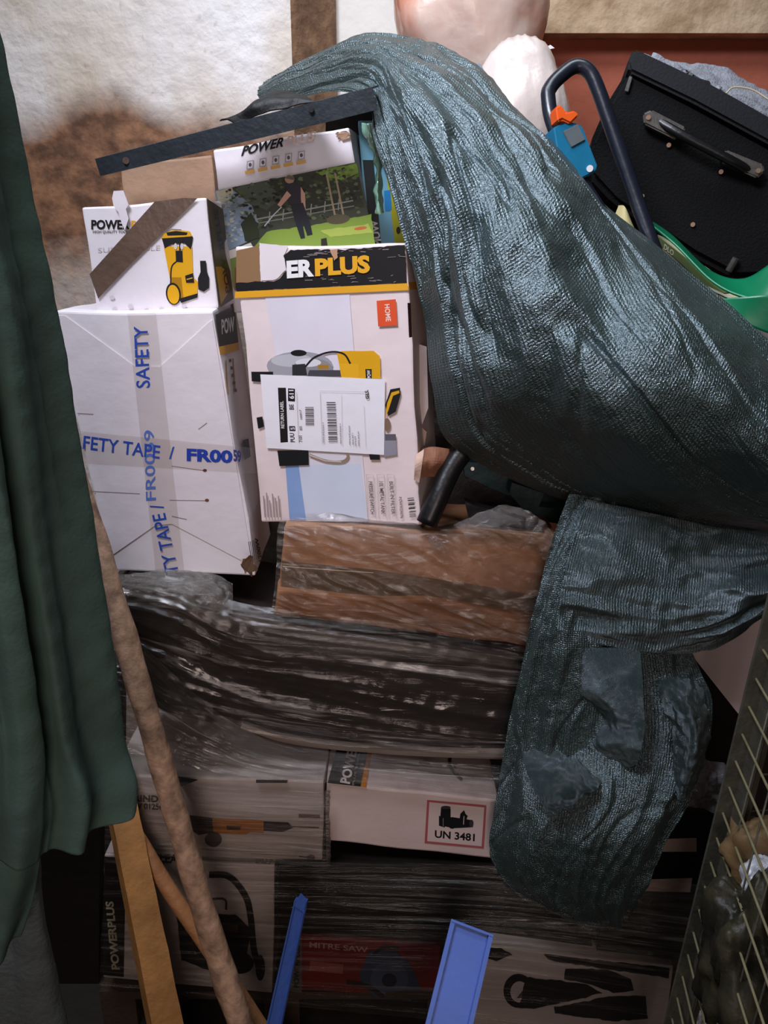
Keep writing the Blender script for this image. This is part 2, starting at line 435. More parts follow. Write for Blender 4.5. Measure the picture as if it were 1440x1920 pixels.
# ---------------------------------------------------------------- cartons
# carton with safety tape
A = pl(250, 830, 1.5)
SB, fr, dv = carton('cardboard_box', 'white box sealed with blue-lettered clear tape in a cross, far left', 'box',
    [(102, 588), (401, 583), (482, 1080), (208, 1073)], A, .22, CARDW, rnd=.004, dent=.006, seed=2, dvec=Vector((.0, .22, .01)))
PLATE = M('#dcd4da', .5, .05, 7, .15, 20, spec=.35, name='white_carton_flap')
def plates(plane, polys, parent, name, mat, off=.0004, th=.0014):
    for q in polys:
        mesh(name, *slab([plane.hit(x, y, off+th) for x, y in q], -plane.n*th), mat, parent)
plates(A, [[(108, 592), (122, 592), (252, 686), (300, 688), (392, 604), (398, 600), (474, 1062), (322, 982), (291, 985), (206, 1044)]], SB, 'folded_flap', PLATE)
TP = Print(A, .0022)
TP.poly([(238, 588), (292, 587), (346, 1078), (292, 1077)], TAPE)
TP.poly([(125, 806), (475, 840), (480, 888), (140, 868)], TAPE)
TP.text('SAFETY', (281, 727), (276, 611), (-25, 1), '#2b4aa8', .012)
TP.text('FR0059', (292, 938), (288, 806), (-18, 1), '#5570b8', .012)
TP.text('TY TAPE /', (335, 1074), (305, 944), (-24, 4), '#2b4aa8', .012)
TP.text('AFETY TAPE', (132, 838), (299, 860), (2, -24), '#2b4aa8', .012)
TP.text('/', (317, 860), (327, 858), (0, -20), '#2b4aa8', .02)
TP.text('FR00', (350, 863), (436, 867), (0, -21), '#1d3c9c', .045)
TP.build('sealing_tape', SB, 'clear tape with blue capital lettering')
# scuffs on the face
SC = Print(A, .0019)
for a, b in (((322, 874), (385, 883)), ((318, 938), (388, 939)), ((165, 921), (262, 926)), ((145, 775), (175, 777)), ((372, 805), (388, 793)), ((322, 968), (350, 974))):
    SC.stroke([a, b], 1.6, '#8f8183')
for x, y in ((384, 882), (388, 938)): SC.ell(x, y, 4, 3, '#6a4030', n=9)
SC.build('scuff_mark', SB)
side = pl3(fr[1], fr[2], fr[1]+dv)
SP = Print(side, .002)
SP.poly([(404, 590), (440, 574), (447, 642), (411, 650)], '#1b1b1e')
SP.poly([(411, 650), (447, 642), (449, 656), (413, 666)], '#d39a2c')
SP.text('POW', (416, 626), (440, 620), (-1, -26), '#e8e6e6', .03)
SP.stroke([(424, 675), (428, 740)], 2, '#b98a54'); SP.stroke([(437, 672), (441, 730)], 2, '#b98a54')
for k in range(5): SP.stroke([(430+k*2.5, 676+k*14), (434+k*2.5, 676+k*14)], 6, '#5b5158')
SP.text('59', (438, 864), (453, 866), (-1, -20), '#1d3c9c', .04)
SP.text('1200W', (492, 1052), (484, 1008), (-6, 1), '#4b4046', .03)
for k in range(5): SP.stroke([(466+k*3, 1016-k*1), (472+k*3, 1052-k)], 1.3, '#94878c')
SP.poly([(455, 826), (466, 822), (470, 856), (459, 862)], '#5f666c')
SP.build('side_print', SB)
LP = Print(A, .0020); LP.poly([(88, 592), (106, 592), (114, 634), (97, 636)], '#1b1b1e'); LP.poly([(97, 636), (114, 634), (116, 646), (99, 648)], '#d39a2c')
LP.build('corner_print', SB)
# crushed corner
def jag(plane, cx, cy, rx, ry, off, seed):
    rnd = random.Random(seed); n = 16
    return slab([plane.hit(cx+rx*math.cos(6.283*i/n)*rnd.uniform(.45, 1.1), cy+ry*math.sin(6.283*i/n)*rnd.uniform(.45, 1.1), off+rnd.uniform(-.0015, .0015)) for i in range(n)], -plane.n*.002)
mesh('torn_corner', *jag(side, 468, 1062, 16, 20, .003, 5), BROWN2, SB)

# small pump carton on top
B = pl(280, 480, 1.54, 0, 0)
PB, fr, dv = carton('cardboard_box', 'small white box with yellow submersible pump picture and diagonal brown tape', 'box',
    [(153, 390), (386, 371), (413, 578), (186, 590)], B, .16, CARDW, seed=4, dent=.005, dvec=Vector((.005, .17, .0)))
q = Print(B)
q.text('POWER', (171, 429), (243, 429), (0, -16), '#19191b', .035); q.text('P', (246, 428), (256, 428), (0, -14), '#d39a2c', .03)
q.text('HIGH QUALITY TOOLS', (174, 437), (243, 437), (0, -5), '#3a3a3c', .01)
q.text('SUBMERSIBLE', (183, 473), (300, 468), (0, -9), '#c3bcc0', 0)
Y1, K1, YD = '#d9a014', '#16171a', '#a67508'
q.poly([(307, 462), (360, 462), (362, 520), (371, 528), (370, 552), (345, 566), (332, 564), (318, 520)], Y1)
q.poly([(318, 520), (332, 564), (345, 566), (340, 520)], YD)
q.poly([(303, 446), (312, 434), (352, 433), (362, 445), (358, 468), (346, 456), (322, 458), (309, 466)], K1)
q.poly([(308, 436), (330, 430), (356, 434), (361, 443), (303, 447)], Y1); q.poly([(312, 436), (330, 433), (352, 436), (350, 441), (314, 442)], K1)
q.stroke([(310, 436), (322, 430), (340, 431)], 2, '#77777a')
q.stroke([(337, 456), (336, 484), (322, 500), (320, 532)], 2.5, K1, 16); q.poly([(329, 470), (342, 470), (343, 492), (330, 491)], K1)
q.stroke([(326, 446), (330, 468)], 3, K1); q.stroke([(342, 446), (338, 468)], 3, K1); q.ell(329, 462, 3, 6, '#c8c4c4'); q.ell(341, 462, 3, 6, '#c8c4c4')
q.ell(325, 551, 14, 21, K1, -8); q.ell(325, 552, 11, 18, Y1, -8); q.poly([(336, 560), (371, 550), (370, 558), (340, 568)], K1)
q.poly([(347, 517), (362, 512), (364, 530), (349, 530)], K1); q.stroke([(350, 524), (361, 521)], 2, '#cfa030')
q.poly([(375, 489), (386, 489), (388, 510), (392, 520), (392, 540), (382, 547), (372, 543), (371, 522), (376, 510)], K1)
for x, y in ((210, 558), (245, 575), (275, 582), (303, 580), (215, 580), (345, 574)): q.ell(x, y, 5, 4, '#c9c0c6', n=12)
q.build('printed_picture', PB)
q = Print(B, .004); TBR = M('#5e4b40', .32, .15, 14, .3, 40, spec=.6, name='brown_parcel_tape')
q.poly([(168, 514), (184, 560), (240, 500), (300, 440), (370, 372), (345, 371), (290, 378)], TBR)
q.build('brown_tape', PB)
tab = [(213, 358), (231, 357), (238, 376), (241, 384), (236, 392), (241, 410), (234, 432), (228, 418), (222, 398), (213, 386), (210, 372)]
mesh('torn_tab', *slab([B.hit(x, y, .008) for x, y in tab], -B.n*.002), PLATE, PB)
side = pl3(fr[1], fr[2], fr[1]+dv)
q = Print(side); q.poly([(388, 372), (418, 392), (438, 560), (414, 576)], '#4d3c22'); q.poly([(404, 500), (420, 500), (430, 545), (414, 572)], '#b98a1c')
q.text('POWERPLUS', (432, 548), (408, 392), (-8, 2), '#1c1812', .03); q.build('side_print', PB)

# plain brown carton behind
C1 = pl(320, 380, 1.72)
carton('cardboard_box', 'plain brown box standing behind the small pump box, under the bar', 'box', [(226, 306), (394, 288), (425, 560), (250, 575)], C1, .2, BROWN2, seed=8, dent=.008)

# carton with garden photograph
G = pl(560, 380, 1.66, -4, -2)
GB, fr, dv = carton('cardboard_box', 'white box with photo of man spraying a lawn, behind the pressure pump box', 'box',
    [(396, 283), (657, 236), (708, 560), (438, 590)], G, .2, CARDW, seed=9, dent=.005)
q = Print(G)
q.text('POWER', (452, 292), (531, 274), (3, -17), '#1a1a1c', .035, .15); q.text('PLUS', (534, 273), (590, 262), (3, -16), '#e8c9c0', .035, .15)
for k in range(5):
    x = 462+k*24; y = 318-k*4.5
    q.poly([(x, y), (x+13, y-2), (x+14, y-18), (x+1, y-16)], '#a59ea4'); q.poly([(x+2, y-2), (x+11, y-3.5), (x+12, y-16), (x+3, y-14)], '#ded8dc'); q.ell(x+7, y-9, 3, 4, '#55505a', n=8)
    q.poly([(x-2, y+9), (x+16, y+5.5), (x+15, y-.5), (x-3, y+3)], '#dba95a')
q.poly([(402, 358), (668, 304), (704, 462), (440, 545), (424, 470)], '#3a4034')
q.poly([(402, 358), (430, 352), (470, 380), (486, 420), (470, 450), (425, 472)], '#7f8ea0')
q.rough([(404, 358), (436, 352), (440, 378), (420, 392), (408, 380)], '#b0a890', 3, 6)
q.rough([(440, 352), (520, 334), (530, 372), (500, 392), (462, 380)], '#4c5548', 4, 7)
q.rough([(500, 340), (668, 306), (682, 390), (560, 402)], '#2c3226', 3, 8)
q.rough([(590, 322), (668, 306), (672, 326), (640, 338), (612, 332)], '#6f8a34', 4, 6, 3)
q.rough([(478, 462), (500, 434), (600, 420), (696, 402), (704, 462), (560, 466)], '#7f9a3e', 2, 8)
q.scatter([(404, 358), (668, 306), (684, 400), (480, 430)], ['#232a20', '#4e5a3c', '#39452e', '#5d6a50', '#1e241c'], 220, 5, 3); q.scatter([(590, 320), (668, 308), (672, 330), (620, 344)], ['#7f9a3e', '#56702c'], 30, 4, 5); q.scatter([(404, 372), (440, 365), (480, 430), (430, 460)], ['#8a97a4', '#6d7a80', '#a7abA0'.lower()], 60, 5, 7)
q.rough([(600, 432), (690, 420), (700, 436), (620, 444)], '#a3b552', 2, 7)
q.rough([(425, 482), (470, 470), (500, 500), (498, 520), (440, 545)], '#7a8f4a', 2, 7); q.poly([(440, 502), (520, 478), (520, 520), (440, 545)], '#8c5c42')
q.poly([(424, 472), (470, 455), (478, 470), (430, 486)], '#d9d2cc')
for k in range(7): q.stroke([(478+k*26, 424-k*5), (480+k*26, 402-k*5)], 2, '#8b8d84')
q.stroke([(476, 412), (662, 376)], 2.5, '#8b8d84'); q.stroke([(476, 420), (664, 386)], 2, '#777a70')
for x in (612, 628): q.stroke([(x, 324), (x+16, 404)], 3.5, '#9a8a6e')
q.rough([(450, 420), (470, 398), (484, 420), (486, 448), (460, 452)], '#2b3322', 3, 6); q.ell(634, 411, 22, 9, '#54503c', -6)
q.ell(676, 428, 12, 3, '#c0643a', -8)
q.text('.', (500, 440), (501, 440), (0, -2), '#2b3322')
# the man
q.ell(543, 336, 9, 8, '#a98a72'); q.poly([(534, 334), (541, 328), (552, 332), (551, 338)], '#6b5a4a')
q.poly([(536, 345), (553, 342), (566, 350), (568, 380), (562, 384), (544, 386), (536, 372)], '#2b2a33')
q.poly([(564, 350), (572, 364), (573, 392), (567, 394), (564, 372)], '#c49a86'); q.poly([(538, 358), (546, 366), (526, 388), (520, 384)], '#c49a86')
q.poly([(545, 384), (568, 380), (582, 420), (586, 440), (576, 442), (566, 412), (572, 446), (564, 448), (552, 412)], '#20222c')
q.stroke([(528, 388), (512, 404), (496, 424)], 2, '#b9bcc0'); q.poly([(602, 448), (612, 446), (614, 460), (602, 462)], '#2a2620')
q.build('printed_picture', GB)
mesh('torn_corner', *jag(G, 642, 254, 17, 11, .004, 8), BROWN2, GB)
# pressure pump carton
D = pl(620, 760, 1.5, -9, 0)
HB, fr, dv = carton('cardboard_box', 'tall white box with black and orange top band and a return label', 'box',
    [(441, 462), (762, 458), (790, 984), (491, 976)], D, .2, CARDP, seed=12, dent=.005, dvec=Vector((.045, .17, .0)))
q = Print(D)
q.poly([(497, 557), (655, 551), (690, 978), (574, 977)], '#dad4de'); q.poly([(535, 870), (560, 872), (574, 976), (543, 976)], '#86a2d2')
q.poly([(560, 872), (676, 870), (690, 977), (574, 976)], '#cbd1e2')
q.poly([(443, 470), (486, 460), (488, 527), (443, 532)], '#8a6a4a')
q.rough([(442, 530), (520, 526), (538, 506), (530, 482), (545, 468), (640, 468), (700, 464), (759, 459), (764, 531), (443, 547)], '#17171a', 2.5, 6)
q.rough([(486, 455), (540, 462), (532, 480), (536, 505), (518, 524), (489, 526)], '#ddd3d6', 2, 6)
for k in range(46):
    x = random.uniform(560, 750); y = random.choice((random.uniform(466, 484), random.uniform(516, 530)))
    q.stroke([(x, y), (x+random.uniform(3, 18), y+random.uniform(-2, 1))], random.uniform(.5, 1.3), '#8d8684')
q.rough([(618, 468), (632, 468), (634, 482), (626, 488)], '#b58a6c', 2, 4)
q.text('ER', (538, 520), (589, 516), (-1, -29), '#e6e3e2', .05); q.text('PLUS', (591, 516), (694, 509), (-1, -29), '#e0a326', .05)
q.poly([(441, 547), (764, 531), (766, 544), (440, 559)], '#dd9f24')
q.poly([(706, 564), (742, 561), (745, 610), (709, 612)], '#d9502a'); q.text('HOME', (721, 571), (724, 603), (9, -1), '#efd9d0', .012)
q.ell(562, 686, 62, 27, '#9c9aa2'); q.ell(548, 676, 40, 12, '#b9b8c0'); q.ell(560, 662, 15, 6, K1, 0); q.ell(586, 692, 38, 20, '#8a878c'); q.ell(578, 680, 24, 8, '#d5d3da')
q.poly([(548, 684), (572, 682), (576, 704), (548, 704)], '#2b2b2e'); q.poly([(596, 684), (616, 684), (616, 692), (596, 692)], '#a0772c'); q.poly([(580, 694), (640, 694), (640, 706), (576, 706)], '#45454a')
q.poly([(471, 697), (512, 697), (512, 706), (488, 716), (472, 715)], K1)
q.rough([(632, 662), (640, 658), (700, 658), (712, 668), (714, 710), (640, 708)], Y1, 1, 8); q.poly([(636, 682), (672, 682), (672, 708), (640, 708)], '#e0a81e'); q.poly([(685, 692), (697, 692), (697, 710), (686, 710)], K1)
q.text('POW', (695, 709), (694, 694), (-6, 0), '#e8e6e6', .02)
q.stroke([(572, 688), (590, 670), (620, 660), (645, 664), (657, 682)], 3.5, K1, 20)
q.poly([(481, 783), (492, 781), (495, 800), (484, 804)], K1)
q.poly([(520, 845), (578, 844), (579, 872), (524, 874)], K1); q.stroke([(580, 853), (610, 864), (640, 866), (652, 858), (650, 848)], 5, '#8f7a66', 18); q.stroke([(580, 853), (610, 864), (640, 866)], 2, '#c8bcb0')
q.poly([(722, 760), (732, 730), (750, 727), (751, 740), (742, 772), (728, 780)], K1); q.poly([(726, 756), (734, 736), (748, 732), (749, 737), (737, 742), (728, 770), (722, 784)], Y1)
q.ell(726, 796, 6, 12, '#7d6350'); q.poly([(720, 816), (742, 816), (744, 852), (720, 856)], '#8d8a96'); q.poly([(722, 814), (742, 814), (743, 826), (722, 826)], '#5b5860')
q.poly([(692, 852), (712, 852), (712, 862), (694, 862)], K1)
for x, tx in ((730, 'BUILT-IN FILTER'), (711, '10L METAL TANK'), (691, 'PRESSURE SWITCH')):
    q.stroke([(x-4, 890), (x+9, 890), (x+13, 972), (x-1, 972), (x-4, 890)], .7, '#b7a8a8'); q.text(tx, (x, 903), (x+4, 964), (7, 0), '#5a4c50', .008)
q.text('POWXG9576', (748, 932), (751, 972), (5, 0), '#6b5c60', .01)
for k, w in enumerate((40, 46, 32, 44, 36, 40)): q.stroke([(497+k*5.6, 970), (494+k*5.6, 970-w)], 2.2, '#9b8c90')
q.bars((764, 934), (768, 970), (12, -1), '#4c4448', 10, 4)
q.build('printed_picture', HB)
q = Print(D, .0044)
lp = [(488, 702), (722, 711), (720, 853), (500, 840)]
mesh('return_label', *slab([D.hit(x, y, .0043) for x, y in lp], -D.n*.0004), PAPER, HB)
q.poly([(521, 727), (536, 727), (540, 829), (526, 830)], '#1c181a'); q.text('RETURN LABEL', (533, 803), (531, 752), (-6, 0), '#dedadd', .015)
q.poly([(540, 728), (553, 729), (553, 753), (540, 752)], '#1c181a'); q.text('611', (551, 748), (550, 731), (-8, 0), '#dedadd', .03)
q.text('BE', (551, 768), (550, 758), (-8, 0), '#2a2628', .02); q.text('PUU', (553, 829), (551, 812), (-8, 0), '#2a2628', .02)
q.poly([(542, 799), (553, 799), (554, 808), (543, 808)], '#1c181a'); q.text('5', (552, 806), (552, 801), (-7, 0), '#dedadd', .02)
q.text('7101', (567, 829), (566, 817), (-6, 0), '#4a4448', .01); q.text('000', (567, 807), (566, 799), (-5, 0), '#7a7478', .01); q.text('100017', (567, 786), (565, 768), (-4, 0), '#7a7478', .01)
q.bars((573, 798), (572, 763), (16, 0), '#3a3437', 18, 2); q.bars((616, 829), (612, 754), (17, 0), '#3a3437', 30, 3)
q.stroke([(556, 735), (560, 830)], .6, '#9a9398'); q.stroke([(600, 735), (604, 832)], .6, '#b4adb2'); q.stroke([(640, 740), (642, 836)], .5, '#c0b9be'); q.stroke([(682, 760), (686, 838)], .5, '#c0b9be'); q.stroke([(600, 733), (685, 735)], .6, '#b4adb2')
for x, y0, y1 in ((608, 830, 792), (640, 832, 794), (657, 834, 798), (663, 834, 812), (668, 836, 818), (674, 836, 808)): q.text('name and street of sender'[:int((y0-y1)/2.2)], (x, y0), (x-1, y1), (-3.4, 0), '#6a6468', .005)
q.text('GLS.', (692, 748), (690, 731), (-6, 0), '#1c181a', .04)
q.build('label_print', HB)
rs = pl3(fr[1], fr[2], fr[1]+dv)
q = Print(rs)
q.poly([(766, 529), (792, 528), (794, 541), (768, 543)], '#dd9f24'); q.poly([(764, 568), (770, 568), (773, 632), (767, 633)], '#4a3a34')
q.build('side_print', HB)
# torn flaps and bits at its right edge
FLAP = M('#c9a999', .65, .15, 14, .3, 40, name='torn_card_edge')
for poly in ([(768, 640), (800, 650), (803, 765), (790, 800), (778, 770)], [(772, 770), (790, 800), (800, 810), (796, 835), (780, 830)], [(776, 830), (800, 842), (798, 868), (778, 890), (785, 860)], [(780, 880), (796, 900), (792, 940), (798, 975), (786, 982)]):
    pts = [P(x, y, 1.53+.0*random.random()) for x, y in poly]
    mesh('torn_flap', *slab(pts, Vector((0, .003, 0))), FLAP if random.random() < .6 else CARDP, HB)
# bits of brown card by it
t = thing('cardboard_scrap', 'torn brown cardboard scrap between the label box and the black tube', 'scrap', P(812, 870, 1.5))
V, Fc, uv = sheet([[(790, 842, 1.5), (815, 838, 1.49), (842, 842, 1.5)], [(786, 870, 1.49), (812, 866, 1.475), (838, 868, 1.49)], [(780, 898, 1.5), (805, 894, 1.49), (828, 893, 1.5)]], 12, 12, lambda u, v, p: .003*nz(p, 40))
thicken(mesh('card_sheet', V, Fc, M('#8c5f48', .7, .2, 14, .3, 40), t, uv=uv), .003)
V, Fc, uv = sheet([[(780, 852, 1.47), (795, 842, 1.465)], [(778, 875, 1.46), (792, 866, 1.455)], [(776, 900, 1.47), (786, 905, 1.465)]], 6, 10)
thicken(mesh('card_flap', V, Fc, FLAP, t, uv=uv, label='pale torn card flap'), .002)

# light blue and yellow box
E = pl(720, 350, 1.72, 0)
EB, fr, dv = carton('cardboard_box', 'light blue box with yellow side panel, beside the net at top', 'box', [(672, 225), (790, 225), (800, 520), (690, 520)], E, .1, M('#7fc0d8', .5, .05, 8, .1, 30), seed=14)
q = Print(E); q.poly([(712, 232), (770, 232), (790, 470), (742, 470)], '#c3c22c'); q.poly([(680, 300), (700, 300), (716, 470), (697, 470)], '#1e2a2e')
q.poly([(720, 358), (732, 356), (735, 394), (722, 396)], '#2b8fd0'); q.text('MUW', (716, 462), (706, 412), (-12, 1), '#e6f0f2', .04); q.ell(747, 432, 4, 7, '#2c2a20')
q.build('printed_picture', EB)
# twisted green plastic hanging beside
V, Fc, uv = sheet([[(675, 230, 1.62), (690, 232, 1.6), (705, 228, 1.62)], [(690, 270, 1.61), (698, 268, 1.59), (708, 265, 1.61)], [(704, 310, 1.6), (709, 308, 1.59), (716, 305, 1.6)], [(700, 360, 1.61), (708, 362, 1.59), (716, 360, 1.61)], [(704, 400, 1.61), (712, 402, 1.6), (722, 398, 1.61)]], 14, 40, lambda u, v, p: .006*nz(p, 60))
tag(thicken(mesh('plastic_wrap', V, Fc, M('#7fae98', .2, .2, 20, .3, 50, spec=.9, coat=.5), uv=uv, smooth=True), .001), 'twisted pale green plastic strip hanging in front of the light blue box', 'plastic')

# ---------------------------------------------------------------- wrapped stack
K = pl(760, 1050, 1.48, 0)
BB, fr, dv = carton('cardboard_box', 'brown box under clear film, carrying the tall return label box', 'box', [(532, 985), (1046, 1003), (1024, 1150), (526, 1108)], K, .42, BROWN, seed=21, dent=.008, rnd=.006)
q = Print(K); q.poly([(528, 1052), (700, 1068), (900, 1098), (1010, 1118), (1010, 1146), (527, 1106)], M('#5b4530', .35, .2, 12, .3, 30, spec=.6, name='olive_parcel_tape')); q.stroke([(530, 1062), (640, 1070), (700, 1074)], 1.5, '#c9b7a0')
q.build('brown_tape', BB)
K2 = pl(760, 1150, 1.46, 0)
BB2, fr, dv = carton('cardboard_box', 'brown box under clear film, lower of the two brown ones', 'box', [(520, 1107), (1016, 1151), (1006, 1214), (510, 1150)], K2, .42, M('#90603f', .7, .16, 8, .3, 40), seed=22, dent=.01, rnd=.005)
# black bundle
KB = pl(600, 1280, 1.47, 0)
def bundle(name, label, rows, depth, mat, disp, nu=90, nv=40):
    """closed bundle: front sheet bulging, joined to a flat back"""
    V, Fc, uv = sheet(rows, nu, nv, disp); n0 = len(V)
    V2 = [Vector((v.x, max(v.y, 0)+depth, v.z)) for v in V]
    F2 = [tuple(i+n0 for i in f)[::-1] for f in Fc]
    idx = [i for i in range(nu)]+[j*nu+nu-1 for j in range(1, nv)]+[(nv-1)*nu+i for i in range(nu-2, -1, -1)]+[j*nu for j in range(nv-2, 0, -1)]
    rim = [(idx[k], idx[(k+1) % len(idx)], idx[(k+1) % len(idx)]+n0, idx[k]+n0) for k in range(len(idx))]
    o = mesh(name, V+V2, Fc+F2+rim, mat, smooth=False); return tag(o, label, 'box')
BLK = M('#2a211e', .42, .3, 5, .2, 14, spec=.5, name='black_wrapped_card')
bundle('wrapped_bundle', 'wide black carton under shiny clear film in the middle of the stack',
    [[(210, 1085, 1.52), (520, 1150, 1.5), (760, 1190, 1.5), (1010, 1222, 1.5)], [(215, 1110, 1.47), (520, 1170, 1.46), (760, 1205, 1.46), (1006, 1236, 1.46)],
     [(225, 1180, 1.46), (520, 1250, 1.45), (760, 1285, 1.45), (1000, 1310, 1.45)], [(240, 1260, 1.47), (520, 1330, 1.46), (760, 1360, 1.46), (985, 1378, 1.46)],
     [(250, 1320, 1.49), (520, 1380, 1.48), (760, 1402, 1.48), (975, 1414, 1.48)]], .4, BLK, lambda u, v, p: .004*nz((p.x*.6, p.y, p.z*3), 5, 3))
# whitish ledge (edge of a board) under the black bundle
LG = P(470, 1368, 1.45), P(640, 1402, 1.45), P(975, 1424, 1.45)
V, Fc, uv = sheet([[(455, 1350, 1.455), (560, 1380, 1.45), (760, 1398, 1.45), (985, 1404, 1.45)], [(455, 1356, 1.44), (560, 1388, 1.435), (760, 1410, 1.435), (985, 1424, 1.435)]], 40, 4)
tag(thicken(mesh('foam_board', V, Fc, M('#8c8078', .5, .1, 10, .1, 40), uv=uv), .012), 'thin pale board edge sticking out under the black film-wrapped carton', 'board')

# layer C
C = pl(760, 1540, 1.4, 2)
UB, fr, dv = carton('cardboard_box', 'pinkish white box with the red-bordered UN 3481 battery mark', 'box', [(612, 1468), (936, 1502), (926, 1610), (610, 1576)], C, .3, M('#cdb9b4', .5, .05, 8, .12, 30), seed=31, dent=.003, dvec=Vector((0, .3, 0)))
q = Print(C); q.poly([(801, 1500), (912, 1510), (907, 1591), (796, 1581)], '#a8555a'); q.poly([(805, 1504), (908, 1514), (903, 1587), (801, 1577)], '#cfbcb7')
q.text('UN 3481', (815, 1570), (890, 1577), (.5, -13), '#1d191b', .03)
q.poly([(827, 1514), (845, 1516), (845, 1552), (836, 1550), (824, 1548)], K1); q.ell(836, 1514, 9, 3, '#3a3638'); q.poly([(823, 1530), (834, 1530), (834, 1552), (823, 1548)], K1)
q.ell(848, 1543, 9, 11, K1); q.poly([(848, 1532), (886, 1538), (887, 1551), (850, 1553)], K1); q.ell(884, 1544, 4, 7, '#3a3638')
q.poly([(862, 1534), (863, 1526), (870, 1519), (873, 1526), (877, 1530), (874, 1538)], K1); q.stroke([(831, 1534), (831, 1550)], 1, '#8a7f7c'); q.stroke([(870, 1530), (869, 1546)], 1.2, '#cfbcb7')
q.build('printed_mark', UB)
topP = pl3(fr[0], fr[1], fr[0]+dv)
q = Print(topP, .003); q.poly([(632, 1402), (690, 1406), (678, 1475), (614, 1468)], '#2a2523'); q.poly([(690, 1406), (698, 1407), (686, 1476), (676, 1475)], '#c0782c')
q.text('POWER', (655, 1470), (672, 1396), (-17, -3), '#cfc3be', .035); q.text('PLUS TOOLS', (664, 1472), (677, 1404), (-4, 0), '#8a7f7c', .01)
q.stroke([(846, 1414), (843, 1430), (850, 1446), (866, 1462)], 6, '#3d2f2b', 14); q.ell(796, 1430, 11, 6, '#8c6f64', 6); q.ell(853, 1437, 3, 3, '#3d2f2b')
q.build('top_print', UB)
GR, fr, dv = carton('cardboard_box', 'grey box with an orange grinder picture, left of the UN 3481 box', 'box', [(210, 1452), (608, 1466), (606, 1614), (212, 1602)], pl(400, 1540, 1.39, 0), .32, CARDG, seed=33, dvec=Vector((0, .32, 0)))
q = Print(pl(400, 1540, 1.39, 0))
q.text('GRINDER', (236, 1502), (320, 1505), (0, -12), '#3a322f', .03); q.text('230V 0125mm', (236, 1516), (320, 1519), (0, -11), '#3a322f', .03)
q.poly([(350, 1528), (400, 1534), (404, 1560), (372, 1566), (352, 1552)], '#332c2a'); q.poly([(398, 1534), (480, 1538), (497, 1540), (494, 1562), (470, 1560), (460, 1565), (400, 1562)], '#b4712c')
q.poly([(424, 1548), (452, 1549), (450, 1556), (426, 1556)], '#4a3320'); q.poly([(494, 1540), (540, 1542), (550, 1552), (530, 1560), (494, 1558)], '#332c2a'); q.stroke([(548, 1550), (598, 1552)], 2, '#332c2a')
q.ell(400, 1574, 16, 14, '#332c2a'); q.poly([(560, 1526), (600, 1528), (600, 1534), (560, 1533)], '#6b5e59'); q.stroke([(560, 1606), (590, 1610)], 2, '#4a413e'); q.ell(583, 1608, 8, 5, '#5a504c')
q.build('printed_picture', GR)
topP = pl3(fr[0], fr[1], fr[0]+dv); q = Print(topP, .003); q.poly([(330, 1455), (372, 1462), (338, 1476)], '#2f2825'); q.poly([(480, 1462), (540, 1462), (538, 1468), (480, 1468)], '#4b403c')
q.build('top_print', GR)

# layer D
DP = pl(360, 1730, 1.39, 0)
VB, fr, dv = carton('cardboard_box', 'grey box with a black hose vacuum cleaner picture, standing on the floor at left', 'box', [(196, 1604), (516, 1622), (510, 1862), (192, 1832)], DP, .34, CARDG, seed=35, dvec=Vector((0, .34, 0)))
q = Print(DP)
q.poly([(196, 1606), (236, 1609), (232, 1832), (192, 1828)], '#141211'); q.text('POWERPLUS', (224, 1818), (212, 1690), (-14, 0), '#a8a48c', .035)
q.text('CLEANER', (285, 1616), (372, 1620), (0, -15), '#3a322f', .03); q.text('W', (288, 1631), (308, 1632), (0, -13), '#3a322f', .03); q.text('2455', (478, 1618), (508, 1620), (0, -8), '#6b5e59', .02)
q.stroke([(392, 1640), (430, 1644), (460, 1680), (470, 1720), (476, 1780), (488, 1820)], 12, '#1f1b1a', 30); q.stroke([(380, 1688), (420, 1686), (424, 1706)], 4, '#3d3532', 10)
q.rough([(330, 1712), (440, 1716), (470, 1742), (462, 1800), (400, 1822), (340, 1800)], '#231f1e', 4, 10); q.ell(450, 1806, 26, 20, '#171413'); q.ell(488, 1815, 9, 24, '#171413'); q.ell(372, 1740, 26, 16, '#4d4541'); q.poly([(400, 1730), (446, 1734), (446, 1748), (400, 1744)], '#5d4a30')
q.build('printed_picture', VB)
TK = pl(880, 1680, 1.4, 3)
carton('cardboard_box', 'dark film-wrapped carton directly under the UN 3481 box', 'box', [(519, 1618), (1113, 1632), (1110, 1780), (519, 1748)], TK, .32, BLACKC, seed=37, dent=.006)
RP = pl(690, 1830, 1.4, 2)
RB, fr, dv = carton('cardboard_box', 'red box with a circular saw picture, between the two blue strips', 'box', [(540, 1752), (826, 1772), (822, 1868), (538, 1856)], RP, .3, M('#6f1814', .45, .1, 8, .1, 30), seed=39, dvec=Vector((0, .3, 0)))
q = Print(RP); q.poly([(541, 1758), (566, 1760), (566, 1862), (539, 1858)], '#5b5552'); q.text('POWERPLUS', (560, 1852), (562, 1772), (-9, 0), '#1d1a1a', .03)
q.text('MITRE SAW', (580, 1776), (690, 1786), (0, -10), '#a8807a', .02); q.poly([(582, 1802), (644, 1808), (642, 1826), (580, 1820)], '#9a4f48')
q.rough([(690, 1784), (740, 1780), (770, 1810), (790, 1850), (770, 1876), (700, 1868), (672, 1830)], '#343e54', 4, 9); q.ell(730, 1836, 36, 32, '#454f66'); q.ell(730, 1838, 14, 13, '#1e2230'); q.stroke([(650, 1842), (690, 1850), (720, 1870)], 9, '#2a1a20', 12)
q.stroke([(700, 1790), (720, 1776), (748, 1778)], 6, '#1e1a20', 12)
q.build('printed_picture', RB)
TPp = pl(1080, 1840, 1.38, 4)
